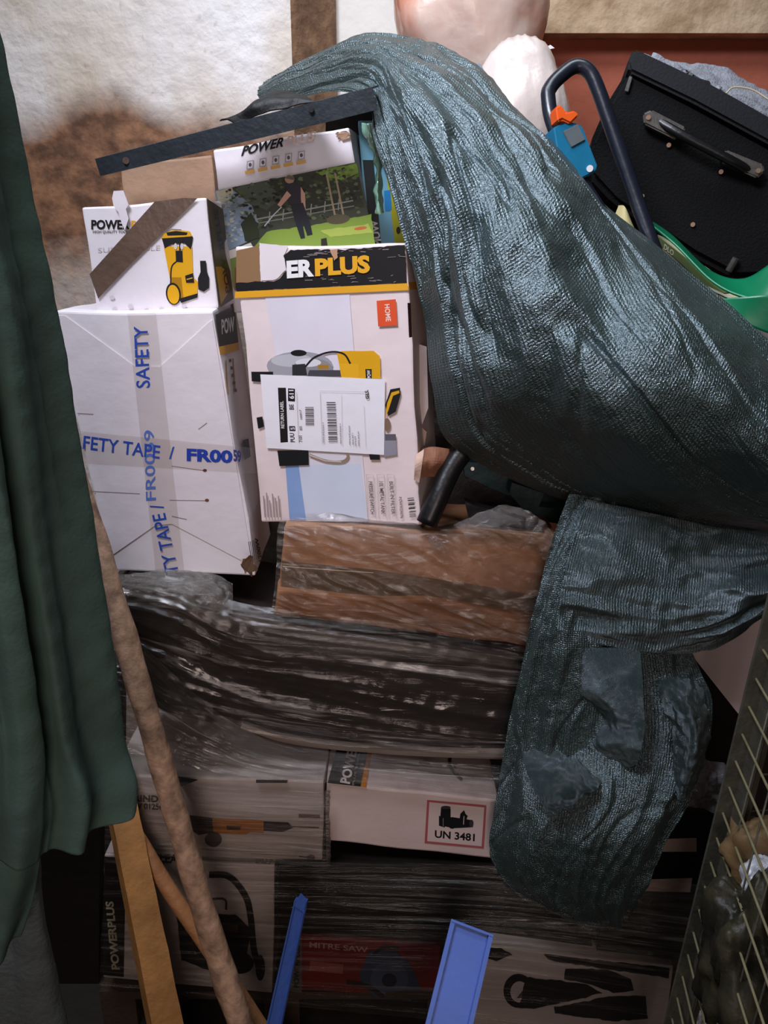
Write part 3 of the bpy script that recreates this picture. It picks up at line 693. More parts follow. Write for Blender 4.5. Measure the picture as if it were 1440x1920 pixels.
RT, fr, dv = carton('cardboard_box', 'light grey box with black cordless tool pictures at bottom right', 'box', [(884, 1770), (1262, 1812), (1250, 1932), (878, 1928)], TPp, .3, CARDG, seed=41, dvec=Vector((0, .3, 0)))
q = Print(TPp); q.rough([(940, 1778), (888, 1773), (888, 1790), (930, 1802), (962, 1790)], '#1a1615', 2, 8)
q.rough([(1020, 1789), (1256, 1815), (1254, 1834), (1060, 1806), (1028, 1800)], '#1a1615', 2, 10)
q.ell(972, 1858, 28, 32, '#171312'); q.ell(974, 1860, 17, 20, CARDG); q.poly([(968, 1872), (990, 1870), (984, 1852)], '#4c4440'); q.rough([(985, 1832), (1100, 1846), (1130, 1862), (1090, 1872), (1000, 1892), (975, 1890)], '#171312', 3, 9)
q.rough([(1060, 1816), (1140, 1818), (1184, 1836), (1188, 1858), (1150, 1862), (1110, 1846), (1058, 1836)], '#171312', 2, 9); q.rough([(1040, 1888), (1150, 1868), (1210, 1868), (1214, 1910), (1150, 1915), (1040, 1900)], '#1e1b1c', 3, 9)
q.build('printed_picture', RT)
# dark boxes on the right with white bars
RK = pl(1250, 1560, 1.38, 3)
DB, fr, dv = carton('cardboard_box', 'black box with two white bars, at right behind the net tail', 'box', [(1120, 1500), (1340, 1520), (1310, 1806), (1118, 1782)], RK, .3, BLACKC, seed=43)
q = Print(RK); q.poly([(1214, 1574), (1306, 1571), (1306, 1597), (1208, 1597)], '#c9b3ab'); q.poly([(1186, 1650), (1298, 1646), (1294, 1673), (1180, 1670)], '#c9b3ab'); q.build('printed_bar', DB)
WP = pl(1380, 1250, 1.44, -8, 8)
pts = [WP.hit(x, y) for x, y in ((1292, 1222), (1440, 1120), (1475, 1120), (1470, 1345), (1384, 1338))]
wb = mesh('white_panel', *slab(pts, -WP.n*.12), M('#d9c8c8', .5, .06, 8, .12, 30)); tag(wb, 'white box corner showing between the net and the wire cage', 'box')
carton('cardboard_box', 'dark carton behind the net and the white box corner at right', 'box', [(1150, 1180), (1420, 1200), (1380, 1520), (1140, 1500)], pl(1280, 1350, 1.6), .2, BLACKC, seed=45)
# clear bag fold at right
V, Fc, uv = sheet([[(1270, 1420, 1.36), (1310, 1425, 1.34), (1360, 1430, 1.36)], [(1275, 1460, 1.34), (1310, 1465, 1.31), (1355, 1470, 1.34)], [(1270, 1500, 1.35), (1300, 1512, 1.33), (1345, 1520, 1.35)]], 40, 40, lambda u, v, p: .014*abs(nz(p, 38, 2))+.006*nz(p, 90, 3))
tag(mesh('plastic_bag', V, Fc, film_mat('milky_bag_film', .3, .75, '#cfd0d6', 8, 8, .15), uv=uv, smooth=True), 'crumpled clear plastic bag between the net tail and the cage post', 'bag')

# stretch film
def ridge(s, sc, a, seed, warp=0):
    def f(u, v, p):
        vv = v+warp*u
        n1 = nz((u*sc[0], vv*sc[1], seed), 1, seed); n2 = nz((u*sc[0]*2.3, vv*sc[1]*2.6, seed), 1, seed+4)
        return a*(1-abs(n1)*2)*.6+a*.5*(1-abs(n2)*2)+a*.25*nz(p, s, seed)
    return f
film1 = [[(205, 1078, 1.49), (330, 1085, 1.47), (450, 1130, 1.455), (620, 1150, 1.44), (800, 1165, 1.44), (1010, 1195, 1.44)],
         [(212, 1110, 1.46), (330, 1130, 1.44), (450, 1180, 1.43), (620, 1195, 1.43), (800, 1205, 1.43), (1006, 1230, 1.43)],
         [(222, 1180, 1.45), (330, 1210, 1.43), (450, 1245, 1.43), (620, 1262, 1.43), (800, 1280, 1.43), (998, 1300, 1.43)],
         [(238, 1250, 1.45), (330, 1290, 1.43), (450, 1320, 1.43), (620, 1345, 1.43), (800, 1362, 1.43), (985, 1372, 1.43)],
         [(250, 1310, 1.46), (340, 1345, 1.44), (450, 1365, 1.43), (620, 1392, 1.43), (800, 1404, 1.43), (978, 1412, 1.43)]]
V, Fc, uv = sheet(film1, 220, 120, ridge(40, (1.3, 5), .010, 3, -.25))
tag(mesh('stretch_film', V, Fc, FILM, uv=uv, smooth=True), 'clear stretch film creased across the black carton in the middle', 'film')
film2 = [[(525, 975, 1.47), (620, 970, 1.5), (780, 975, 1.5), (900, 990, 1.5), (1045, 1000, 1.48)], [(520, 1000, 1.45), (640, 1010, 1.44), (800, 1015, 1.44), (920, 1020, 1.44), (1045, 1040, 1.45)],
         [(520, 1050, 1.45), (640, 1062, 1.44), (800, 1080, 1.43), (920, 1100, 1.43), (1030, 1110, 1.44)], [(515, 1110, 1.44), (640, 1120, 1.43), (800, 1140, 1.43), (920, 1155, 1.43), (1015, 1170, 1.43)], [(508, 1150, 1.44), (640, 1165, 1.43), (800, 1180, 1.425), (920, 1195, 1.425), (1008, 1215, 1.43)]]
V, Fc, uv = sheet(film2, 200, 110, ridge(50, (3, 5), .010, 8, -.7))
tag(mesh('stretch_film', V, Fc, film_mat('clear_film_soft', .05, .5, '#e0cfc0', 4, 8, .14, 1.35), uv=uv, smooth=True), 'clear stretch film crumpled over the two brown boxes', 'film')
film3 = [[(205, 1190, 1.4), (270, 1215, 1.41), (400, 1330, 1.42), (520, 1395, 1.41), (700, 1420, 1.43), (950, 1440, 1.43)],
         [(208, 1290, 1.38), (290, 1320, 1.38), (400, 1385, 1.39), (520, 1425, 1.385), (700, 1450, 1.39), (945, 1470, 1.39)],
         [(208, 1400, 1.375), (300, 1420, 1.375), (400, 1445, 1.375), (520, 1462, 1.375), (700, 1472, 1.375), (940, 1500, 1.375)]]
V, Fc, uv = sheet(film3, 200, 90, ridge(50, (3, 6), .008, 13, -.3))
tag(mesh('stretch_film', V, Fc, FILM, uv=uv, smooth=True), 'clear stretch film sagging over the grinder box from the left', 'film')
film4 = [[(200, 1452, 1.375), (400, 1475, 1.365), (600, 1482, 1.365), (608, 1484, 1.37)], [(196, 1600, 1.375), (400, 1610, 1.365), (600, 1622, 1.365), (612, 1622, 1.37)]]
V, Fc, uv = sheet(film4, 120, 70, ridge(40, (2, 6), .003, 17, -.1))
tag(mesh('stretch_film', V, Fc, film_mat('thin_film', .03, .2, '#cbbdb4', 2, 14, .2), uv=uv, smooth=True), 'thin clear film stretched over the grinder picture', 'film')
film5 = [[(196, 1600, 1.375), (500, 1612, 1.365), (900, 1622, 1.365), (1330, 1660, 1.33)], [(194, 1690, 1.372), (500, 1700, 1.355), (900, 1712, 1.335), (1310, 1760, 1.3)],
         [(190, 1770, 1.37), (500, 1790, 1.35), (900, 1800, 1.305), (1280, 1850, 1.28)], [(188, 1850, 1.37), (500, 1880, 1.345), (900, 1920, 1.29), (1250, 1960, 1.27)]]
V, Fc, uv = sheet(film5, 240, 130, ridge(30, (1.3, 7), .004, 19, -.05))
tag(mesh('stretch_film', V, Fc, film_mat('dull_film', .01, .17, '#b3a294', 1.6, 14, .22), uv=uv, smooth=True), 'dull clear film stretched around the lowest boxes', 'film')
# small folded film hump at the top left and behind the cartons
V, Fc, uv = sheet([[(225, 1080, 1.5), (320, 1070, 1.5), (400, 1078, 1.5), (436, 1095, 1.5)], [(230, 1110, 1.46), (320, 1105, 1.45), (400, 1108, 1.45), (436, 1125, 1.46)], [(240, 1135, 1.45), (320, 1140, 1.44), (400, 1150, 1.44), (436, 1150, 1.45)]], 60, 30, lambda u, v, p: .012*abs(nz(p, 30, 7)))
tag(mesh('plastic_bag', V, Fc, film_mat('bag_film', .16, .7, '#bdb4ac', 9, 9, .1), uv=uv, smooth=True), 'loose clear plastic fold under the blue-lettered tape box', 'bag')
V, Fc, uv = sheet([[(850, 985, 1.42), (940, 950, 1.43), (1000, 965, 1.42), (1045, 1010, 1.42)], [(870, 1000, 1.41), (940, 985, 1.4), (1000, 1000, 1.4), (1040, 1035, 1.41)], [(880, 1020, 1.42), (940, 1020, 1.42), (1000, 1030, 1.42), (1035, 1060, 1.43)]], 60, 30, lambda u, v, p: .012*abs(nz(p, 40, 9)))
tag(mesh('plastic_bag', V, Fc, film_mat('bag_film_b', .1, .6, '#c6beb8', 9, 9, .1), uv=uv, smooth=True), 'loose clear plastic end over the brown box, below the black tool', 'bag')

# ---------------------------------------------------------------- black tool under the net
t = thing('garden_tool', 'black and dark green machine part showing under the net edge', 'tool', P(930, 960, 1.56))
pts = smoothpath([P(868, 846, 1.5), P(845, 880, 1.49), P(820, 935, 1.47), P(800, 982, 1.46)], 14)
mesh('tube', *tube(pts, .021, 18), BLACKP, t, smooth=True)
GP = pl(960, 910, 1.6); DG = M('#0d2a2c', .4, .1, 10, .1, 50, name='dark_green_plastic')
mesh('housing', *slab([GP.hit(x, y) for x, y in ((868, 866), (900, 868), (960, 888), (1075, 925), (1060, 985), (1010, 975), (958, 930), (920, 915), (872, 892))], Vector((0, .1, 0))), DG, t, label='dark green plastic housing')
mesh('bracket', *slab([P(x, y, 1.55) for x, y in ((960, 905), (1020, 925), (1010, 950), (1055, 955), (1050, 975), (985, 960), (955, 925))], Vector((0, .03, 0))), DG, t)
mesh('bracket', *slab([P(x, y, 1.5) for x, y in ((872, 940), (890, 948), (940, 962), (1010, 985), (1030, 1010), (1000, 1012), (930, 990), (880, 975))], Vector((0, .03, 0))), BLACKP, t)
mesh('screw', *tube([P(886, 879, 1.597), P(886, 879, 1.6)], .004, 10), CHROME, t)
mesh('housing', *slab([P(x, y, 1.66) for x, y in ((812, 640), (1000, 700), (1080, 930), (1060, 965), (812, 950))], Vector((0, .08, 0))), BLACKP, t)

# ---------------------------------------------------------------- metal bar and black cloth on top
a0 = P(178, 298, 1.6); a1 = P(698, 163, 1.5); b0 = P(188, 330, 1.6); b1 = P(706, 206, 1.5)
t = thing('metal_bar', 'dark grey angle bar lying slanted over the garden photo box', 'bar', (a0+a1)/2)
bk = Vector((0.01, .05, .012)); th = (b0-a0).normalized()*.003
mesh('front_flange', *slab([a0, a1, b1, b0], Vector((.0005, .003, 0))), METAL, t)
mesh('top_flange', *slab([a0, a1, a1+bk, a0+bk], th), METAL, t)
mesh('bolt', *tube([P(236, 301, 1.585), P(236, 301, 1.6)], .006, 12), M('#5b4c44', .6, .3, 30, .2, 90, metal=.5), t)
mesh('bolt', *tube([P(583, 205, 1.515), P(583, 205, 1.53)], .005, 12), METAL, t)
V, Fc, uv = sheet([[(412, 226, 1.6), (470, 200, 1.62), (520, 172, 1.64), (590, 190, 1.6)], [(420, 222, 1.58), (480, 195, 1.56), (530, 178, 1.56), (600, 195, 1.54)], [(440, 232, 1.57), (490, 215, 1.555), (540, 200, 1.54), (620, 190, 1.53)]], 50, 24, lambda u, v, p: .008*nz(p, 25, 2))
tag(thicken(mesh('black_rag', V, Fc, M('#0c0d0e', .6, .2, 10, .3, 60), uv=uv, smooth=True), .002), 'black plastic rag tucked between the angle bar and the net', 'rag')
V, Fc, uv = sheet([[(620, 200, 1.62), (700, 175, 1.6)], [(625, 260, 1.6), (720, 250, 1.58)], [(640, 262, 1.6), (735, 330, 1.58)]], 12, 12, lambda u, v, p: .006*nz(p, 30))

# ---------------------------------------------------------------- debris net
R = [[(505, 205, 1.84), (488, 188, 1.88), (486, 174, 1.94), (497, 160, 2.0), (520, 143, 2.04)],
     [(610, 172, 1.66), (600, 150, 1.72), (598, 128, 1.82), (603, 108, 1.9), (618, 93, 1.96)],
     [(688, 192, 1.56), (690, 140, 1.60), (690, 110, 1.70), (695, 86, 1.82), (702, 68, 1.92)],
     [(702, 262, 1.52), (738, 200, 1.52), (765, 150, 1.58), (782, 112, 1.72), (795, 84, 1.84)],
     [(732, 350, 1.48), (795, 290, 1.45), (848, 215, 1.50), (868, 162, 1.64), (878, 130, 1.78)],
     [(765, 470, 1.46), (858, 400, 1.40), (935, 325, 1.42), (955, 250, 1.56), (935, 192, 1.72)],
     [(798, 600, 1.45), (900, 545, 1.36), (1010, 460, 1.34), (1060, 365, 1.48), (1042, 282, 1.66)],
     [(812, 720, 1.45), (940, 690, 1.33), (1080, 600, 1.28), (1155, 480, 1.42), (1135, 386, 1.6)],
     [(850, 835, 1.48), (990, 810, 1.36), (1160, 740, 1.23), (1250, 600, 1.28), (1235, 465, 1.54)],
     [(1050, 935, 1.50), (1125, 925, 1.40), (1260, 870, 1.27), (1350, 730, 1.22), (1345, 552, 1.43)],
     [(1250, 992, 1.47), (1300, 985, 1.42), (1385, 950, 1.33), (1450, 845, 1.21), (1445, 642, 1.36)],
     [(1450, 1012, 1.45), (1500, 1010, 1.40), (1560, 990, 1.32), (1610, 930, 1.2), (1590, 760, 1.3)]]
def netdisp(u, v, p):
    w = u+.09*nz((u*2.2, v*3.2, 0), 1, 2)+.03*nz((u*6, v*8, 0), 1, 12)
    e = min(1, u*9, (1-u)*9); e = .25+.75*e
    a = 1-abs(nz((w*4.2, v*1.1, 1), 1, 1))*2.4
    b = 1-abs(nz((w*9+v*2, v*3.2, 4), 1, 3))*2.2
    c = nz((w*22, v*9, 2), 1, 5)
    hi = math.exp(-((v-.44)/.26)**2)
    mid = math.exp(-((u-.42)/.3)**2)
    cr = 1-abs(nz((w*8+v*7, v*10, 3), 1, 15))*2
    cs = 1-abs(nz((w*14-v*5, v*16, 3), 1, 25))*2
    va = -.016*max(0, 1-abs(nz((w*5+1, v*1.6, 7), 1, 41))*13)-.008*max(0, 1-abs(nz((w*9+v*3, v*4, 9), 1, 43))*11)
    return e*(va*(.3+hi)+.020*a*(.35+hi)+.010*b*(.15+hi*mid)+.0018*c+(.008*cr+.004*cs)*hi*mid+.006*nz(p, 14, 6)+.0015*nz(p, 60, 8))
parts = []
V, Fc, uv = sheet(R, 230, 330, netdisp); parts.append((V, Fc, uv))
# hanging tail
T = [[(1066, 925, 1.43), (1130, 935, 1.42), (1200, 950, 1.42), (1270, 965, 1.41)],
     [(1030, 1030, 1.41), (1095, 1040, 1.39), (1180, 1050, 1.4), (1265, 1060, 1.4)],
     [(1003, 1140, 1.39), (1070, 1150, 1.36), (1180, 1160, 1.38), (1280, 1190, 1.39)],
     [(978, 1250, 1.39), (1062, 1260, 1.355), (1190, 1260, 1.37), (1312, 1260, 1.37)],
     [(955, 1350, 1.39), (1052, 1350, 1.36), (1190, 1350, 1.35), (1334, 1320, 1.36)],
     [(940, 1440, 1.385), (1046, 1420, 1.36), (1190, 1420, 1.32), (1322, 1410, 1.33)],
     [(930, 1520, 1.37), (1040, 1510, 1.31), (1180, 1500, 1.285), (1288, 1500, 1.3)],
     [(922, 1600, 1.36), (1030, 1590, 1.295), (1150, 1580, 1.27), (1240, 1590, 1.29)],
     [(985, 1680, 1.35), (1060, 1680, 1.31), (1130, 1680, 1.29), (1205, 1670, 1.3)],
     [(1110, 1728, 1.36), (1130, 1730, 1.34), (1150, 1728, 1.33), (1172, 1720, 1.34)]]
def taild(u, v, p):
    w = u+.1*nz((u*2, v*3, 5), 1, 9)
    return -.005*max(0, 1-abs(nz((w*4+v*3, v*4, 3), 1, 51))*12)+.012*(1-abs(nz((w*5, v*1.6, 1), 1, 11))*2)+.007*(1-abs(nz((w*10+v*4, v*5, 1), 1, 12))*2)+.003*nz(p, 40, 3)+.001*nz(p, 100, 4)
V, Fc, uv = sheet(T, 130, 220, taild); parts.append((V, Fc, uv))
# skirt over the tail on the right
# skirt folds
K_ = [[(1100, 935, 1.40), (1180, 955, 1.38), (1280, 975, 1.36), (1370, 995, 1.35), (1480, 1000, 1.34)],
      [(1075, 1010, 1.375), (1170, 1030, 1.35), (1270, 1050, 1.34), (1370, 1060, 1.32), (1480, 1050, 1.31)],
      [(1055, 1090, 1.36), (1150, 1110, 1.34), (1260, 1130, 1.33), (1365, 1120, 1.31), (1470, 1085, 1.3)],
      [(1045, 1170, 1.355), (1140, 1185, 1.34), (1250, 1200, 1.33), (1350, 1180, 1.32), (1455, 1115, 1.31)],
      [(1040, 1225, 1.37), (1130, 1208, 1.37), (1230, 1216, 1.36), (1345, 1200, 1.35), (1450, 1128, 1.33)]]
def skd(u, v, p):
    return .010*(1-abs(nz((u*3.2+v*.5, v*5, 1), 1, 21))*2)+.007*(1-abs(nz((u*3, v*11, 2), 1, 22))*2)+.003*nz(p, 45, 3)
V, Fc, uv = sheet(K_, 170, 110, skd); parts.append((V, Fc, uv))
# turned-over flap in the middle of the tail
Fp = [[(1045, 1225, 1.36), (1110, 1215, 1.34), (1200, 1215, 1.33)], [(1075, 1290, 1.35), (1135, 1290, 1.31), (1206, 1290, 1.29)],
      [(1130, 1350, 1.345), (1165, 1350, 1.3), (1208, 1355, 1.275)], [(1110, 1400, 1.345), (1160, 1395, 1.30), (1205, 1395, 1.27)], [(1150, 1440, 1.34), (1175, 1440, 1.31), (1195, 1432, 1.285)]]
V, Fc, uv = sheet(Fp, 60, 90, lambda u, v, p: .005*nz((u*3, v*6, 0), 1, 31)+.002*nz(p, 80, 3)); parts.append((V, Fc, uv))
# shiny folded piece lower left of the tail
Fq = [[(975, 1385, 1.40), (1060, 1400, 1.375), (1140, 1440, 1.35)], [(985, 1440, 1.33), (1065, 1450, 1.30), (1128, 1462, 1.31)], [(1012, 1500, 1.285), (1060, 1492, 1.255), (1120, 1480, 1.28)], [(1030, 1530, 1.27), (1070, 1510, 1.25), (1112, 1488, 1.28)]]
V, Fc, uv = sheet(Fq, 60, 60, lambda u, v, p: .006*nz(p, 40, 33)+.003*nz(p, 100, 3)); parts.append((V, Fc, uv))
Fr = [[(1225, 1252, 1.385), (1262, 1250, 1.385), (1300, 1258, 1.385)], [(1240, 1310, 1.33), (1280, 1315, 1.30), (1322, 1310, 1.335)], [(1262, 1375, 1.31), (1300, 1375, 1.265), (1332, 1370, 1.31)], [(1262, 1440, 1.30), (1290, 1445, 1.25), (1316, 1440, 1.29)], [(1262, 1490, 1.285), (1276, 1500, 1.26), (1290, 1498, 1.28)]]
V, Fc, uv = sheet(Fr, 50, 90, lambda u, v, p: .006*nz(p, 40, 35)+.003*nz(p, 100, 3)); parts.append((V, Fc, uv))
AV, AF, AU = [], [], []
for V, Fc, uv in parts:
    o = len(AV); AV += V; AF += [[i+o for i in f] for f in Fc]; AU += uv
net = mesh('debris_net', AV, AF, NET, uv=AU, smooth=True)
tag(net, 'dark green knitted debris net draped over the whole stack and hanging at right', 'net')
# lighter frayed stitching along the net's hem at the top and at the turned edge
# ---------------------------------------------------------------- sack
def blob(cx, cy, Y, rx, ry, rz, seed, n=40, amp=.1):
    c = P(cx, cy, Y); V = []; Fc = []
    for j in range(n+1):
        th_ = math.pi*j/n
        for i in range(2*n):
            ph = math.pi*i/n
            d = Vector((math.sin(th_)*math.cos(ph), math.sin(th_)*math.sin(ph), math.cos(th_)))
            k = 1+amp*nz(d, 1.6, seed)+amp*.22*(1-2*abs(nz((d.x*3, d.y*3, d.z*1.3), 1.6, seed+2)))+amp*.1*nz(d, 9, seed)
            V.append(c+Vector((d.x*rx, d.y*ry, d.z*rz))*k)
    m = 2*n
    for j in range(n):
        for i in range(m): Fc.append((j*m+i, (j+1)*m+i, (j+1)*m+(i+1) % m, j*m+(i+1) % m))
    return V, Fc
SACK = M('#d9bfb2', .3, .1, 5, .6, 12, spec=.6, name='thin_white_sack', hex2='#cf8263', thr=(.45, .66), coat=.4)
for _n in SACK.node_tree.nodes:
    if _n.type == 'BSDF_PRINCIPLED': _n.inputs['Subsurface Weight'].default_value = .7; _n.inputs['Subsurface Radius'].default_value = (.2, .12, .09); _n.inputs['Subsurface Scale'].default_value = .5
t = thing('plastic_sack', 'bulging white and pink plastic sack on top of the stack', 'sack', P(900, 240, 2.1))
mesh('sack_body', *blob(880, 0, 2.1, .172, .13, .21, 3, amp=.12), SACK, t, smooth=True)
mesh('sack_side', *blob(962, 290, 2.02, .125, .13, .24, 6, amp=.12), M('#cfc0ba', .3, .08, 4, .5, 14, spec=.6, coat=.4), t, smooth=True)
tor = [P(1000, 85, 2.0), P(1024, 88, 2.0), P(1032, 84, 2.0), P(1040, 90, 2.0), P(1022, 94, 2.0), P(1005, 104, 2.0)]
mesh('torn_edge', *slab(tor, Vector((0, .004, 0))), PAPER, t)
# blue-grey cloth peeking behind the net
V, Fc, uv = sheet([[(840, 120, 1.95), (895, 118, 1.95), (912, 140, 1.97)], [(860, 150, 1.9), (900, 150, 1.88), (925, 185, 1.9)], [(880, 200, 1.88), (915, 215, 1.86), (940, 240, 1.88)]], 30, 30, lambda u, v, p: .012*nz(p, 22, 5))
tag(thicken(mesh('cloth_bundle', V, Fc, M('#7d92a0', .6, .2, 12, .3, 70), uv=uv, smooth=True), .01), 'blue-grey cloth corner between the net and the white sack', 'cloth')
# gold edged flat carton
q0 = pl(985, 235, 1.76, 10, 10)
GC, fr, dv = carton('cardboard_box', 'flat gold-edged box lying between the net and the white sack', 'box', [(925, 178), (1052, 272), (1090, 330), (960, 262)], q0, .05, M('#c8a27a', .55, .15, 9, .2, 30), seed=55)
q = Print(q0); q.poly([(930, 184), (1048, 272), (1060, 290), (938, 204)], '#a87832')
for k in range(4): q.poly([(950+k*26, 206+k*19), (966+k*26, 218+k*19), (970+k*26, 230+k*19), (954+k*26, 217+k*19)], '#d8b48c'); q.stroke([(962+k*26, 238+k*17), (978+k*26, 250+k*17)], 3, '#a05a3a')
q.build('printed_edge', GC)
# ---------------------------------------------------------------- black handle with switch
t = thing('mower_handle', 'black looped tube handle with blue switch box and orange lever', 'handle', P(1150, 460, 1.7))
DKT = M('#141824', .32, .2, 12, .08, 50, spec=.6, name='black_coated_tube')
hp = smoothpath([P(1240, 500, 1.56), P(1222, 455, 1.57), P(1190, 365, 1.6), P(1150, 250, 1.63), P(1122, 170, 1.65), P(1104, 134, 1.66), P(1080, 124, 1.665), P(1054, 140, 1.66), P(1032, 164, 1.65), P(1028, 185, 1.64), P(1040, 240, 1.62), P(1090, 340, 1.6), P(1140, 420, 1.58)], 80)
mesh('tube', *tube(hp, .0135, 16), DKT, t, smooth=True)
BLU = M('#176a8c', .38, .1, 10, .06, 50, spec=.5, name='petrol_blue_plastic'); ORG = M('#e0591c', .4, .08, 10, .05, 50, name='orange_plastic')
SW = pl(1080, 280, 1.585, 12, 12)
def chunk(pxs, plane, depth, bev=.003):
    V, Fc = slab([plane.hit(x, y) for x, y in pxs], -plane.n*depth)
    bm = bmesh.new(); vs = [bm.verts.new(v) for v in V]
    for f in Fc: bm.faces.new([vs[i] for i in f])
    bmesh.ops.recalc_face_normals(bm, faces=bm.faces)
    bmesh.ops.bevel(bm, geom=bm.edges[:], offset=bev, segments=3, affect='EDGES')
    bm.verts.index_update(); V = [v.co.copy() for v in bm.verts]; Fc = [[v.index for v in f.verts] for f in bm.faces]; bm.free(); return V, Fc
sw = mesh('switch_box', *chunk([(1038, 238), (1064, 226), (1092, 234), (1122, 312), (1118, 322), (1086, 338), (1064, 328), (1044, 276)], SW, .05), BLU, t, label='petrol blue switch box')
mesh('switch_face', *chunk([(1056, 246), (1084, 232), (1098, 262), (1072, 276)], Plane(SW.p+SW.n*.003, SW.n), .006, .001), M('#5d6468', .4, .1, 10, .05, 50), sw)
mesh('bolt', *tube([SW.hit(1106, 316, .004), SW.hit(1106, 316, -.002)], .006, 14), M('#dcdcdc', .3, .05, 10, 0, 10), sw)
mesh('lever', *chunk([(1042, 200), (1052, 194), (1062, 210), (1080, 206), (1086, 216), (1070, 232), (1054, 224), (1046, 228)], Plane(SW.p+SW.n*.006, SW.n), .03), ORG, t, label='orange lever')
# ---------------------------------------------------------------- suitcase
SU = pl(1290, 320, 1.72, -10, 6)
t = thing('suitcase', 'black fabric suitcase lying tilted at the top right', 'suitcase', SU.hit(1320, 500, -.1))
BLF = M('#060608', .85, .2, 10, .3, 220, spec=.2, name='black_woven_fabric')
mesh('case_body', *chunk([(1178, 128), (1300, 190), (1520, 310), (1520, 500), (1440, 520), (1380, 522), (1300, 480), (1240, 440), (1150, 380), (1104, 330), (1106, 268), (1140, 190)], SU, .22, .012), BLF, t, smooth=False)
mesh('case_rim', *chunk([(1188, 90), (1204, 96), (1340, 160), (1520, 262), (1520, 312), (1440, 268), (1300, 192), (1180, 134), (1176, 118)], Plane(SU.p+SU.n*.012, SU.n), .24, .006), M('#121318', .7, .2, 10, .12, 200, spec=.3), t)
Hn = SU.n
def sp_(x, y, o): return SU.hit(x, y, o)
hd = mesh('handle', *tube(smoothpath([sp_(1225, 222, .012), sp_(1268, 248, .03), sp_(1320, 275, .034), sp_(1372, 302, .03), sp_(1415, 326, .012)], 30), .009, 12), BLACKP, t, smooth=True)
mesh('handle_plate', *chunk([(1206, 212), (1222, 205), (1286, 238), (1282, 250), (1268, 262), (1208, 232)], Plane(SU.p+Hn*.026, Hn), .02, .003), CHROME, hd)
mesh('handle_plate', *chunk([(1352, 288), (1362, 280), (1432, 308), (1434, 322), (1420, 334), (1352, 304)], Plane(SU.p+Hn*.026, Hn), .02, .003), CHROME, hd)
RV = M('#9a8474', .3, .1, 10, 0, 10, metal=.8)
for x, y, o in ((1216, 220, .03), (1422, 320, .03), (1254, 272, .006), (1352, 322, .006), (1204, 368, .004), (1299, 421, .004)):
    mesh('rivet', *tube([sp_(x, y, o), sp_(x, y, o-.006)], .0045, 12), RV, t)
mesh('zip_pull', *chunk([(1180, 142), (1186, 144), (1178, 172), (1171, 170)], Plane(SU.p+Hn*.008, Hn), .004, .0008), CHROME, t)
mesh('foot', *tube([sp_(1380, 484, .012), sp_(1366, 508, .004)], .007, 12), CHROME, t)
# grey denim on top
V, Fc, uv = sheet([[(1208, 100, 1.84), (1290, 118, 1.86), (1345, 124, 1.88), (1440, 170, 1.88), (1520, 200, 1.88)], [(1215, 112, 1.78), (1300, 150, 1.78), (1350, 165, 1.8), (1440, 205, 1.8), (1520, 240, 1.8)], [(1225, 116, 1.79), (1300, 152, 1.79), (1350, 178, 1.79), (1440, 222, 1.79), (1520, 265, 1.79)]], 80, 40, lambda u, v, p: .006*nz(p, 20, 5)+.003*nz(p, 60, 5))
cl = mesh('grey_cloth', V, Fc, M('#8d8f98', .85, .2, 40, .5, 200, name='grey_denim'), uv=uv, smooth=True); tag(thicken(cl, .012), 'faded grey denim cloth lying on the black suitcase', 'cloth')
sm = [P(x, y, 1.78) for x, y in ((1352, 176), (1372, 166), (1400, 162), (1440, 180))]
mesh('seam', *tube(smoothpath([P(1360, 176, 1.77), P(1376, 164, 1.785), P(1410, 168, 1.785), P(1440, 186, 1.775)], 16), .0015, 6), M('#c8b898', .8, .1, 30, 0, 20), cl)

# ---------------------------------------------------------------- green tub and pale cartons at right
GRN = M('#07704a', .32, .08, 8, .05, 30, spec=.5, name='green_plastic')
t = thing('green_tub', 'bright green plastic tub under the black suitcase at right', 'tub', P(1400, 640, 1.5))
V, Fc, uv = sheet([[(1206, 404, 1.72), (1260, 440, 1.68), (1330, 505, 1.62), (1392, 522, 1.56), (1450, 490, 1.52), (1520, 440, 1.5)], [(1212, 412, 1.66), (1268, 458, 1.62), (1335, 525, 1.55), (1395, 556, 1.5), (1450, 560, 1.47), (1520, 545, 1.46)]], 80, 14)
thicken(mesh('rim', V, Fc, GRN, t, uv=uv, smooth=True), .004)
V, Fc, uv = sheet([[(1350, 560, 1.52), (1400, 556, 1.49), (1450, 552, 1.47), (1520, 545, 1.46)], [(1365, 590, 1.5), (1400, 608, 1.485), (1450, 628, 1.475), (1520, 640, 1.47)]], 30, 14)
thicken(mesh('tub_wall', V, Fc, GRN, t, uv=uv, smooth=True), .004)
PC = pl(1260, 520, 1.66, 0, 40)
CREAM = M('#b9b48e', .5, .15, 10, .15, 40)
t = thing('document_tray', 'pale cream plastic tray below the green rim, right of the handle', 'tray', PC.hit(1270, 560, -.02))
mesh('tray_body', *chunk([(1216, 436), (1240, 440), (1400, 552), (1392, 562), (1300, 600), (1200, 500)], PC, .02, .002), CREAM, t)
q = Print(PC, .002); q.poly([(1224, 446), (1238, 446), (1370, 548), (1340, 552)], '#5d6a3a'); q.text('DLO', (1244, 466), (1262, 480), (2, -9), '#d6d6c0', .02); q.stroke([(1236, 490), (1330, 560)], 3, '#3b3a2c'); q.stroke([(1262, 508), (1372, 560)], 4, '#d9d6ca')
q.build('tray_detail', t)
V, Fc, uv = sheet([[(1160, 385, 1.7), (1172, 388, 1.68), (1186, 420, 1.68)], [(1150, 410, 1.68), (1175, 420, 1.66), (1200, 450, 1.66)]], 12, 12)
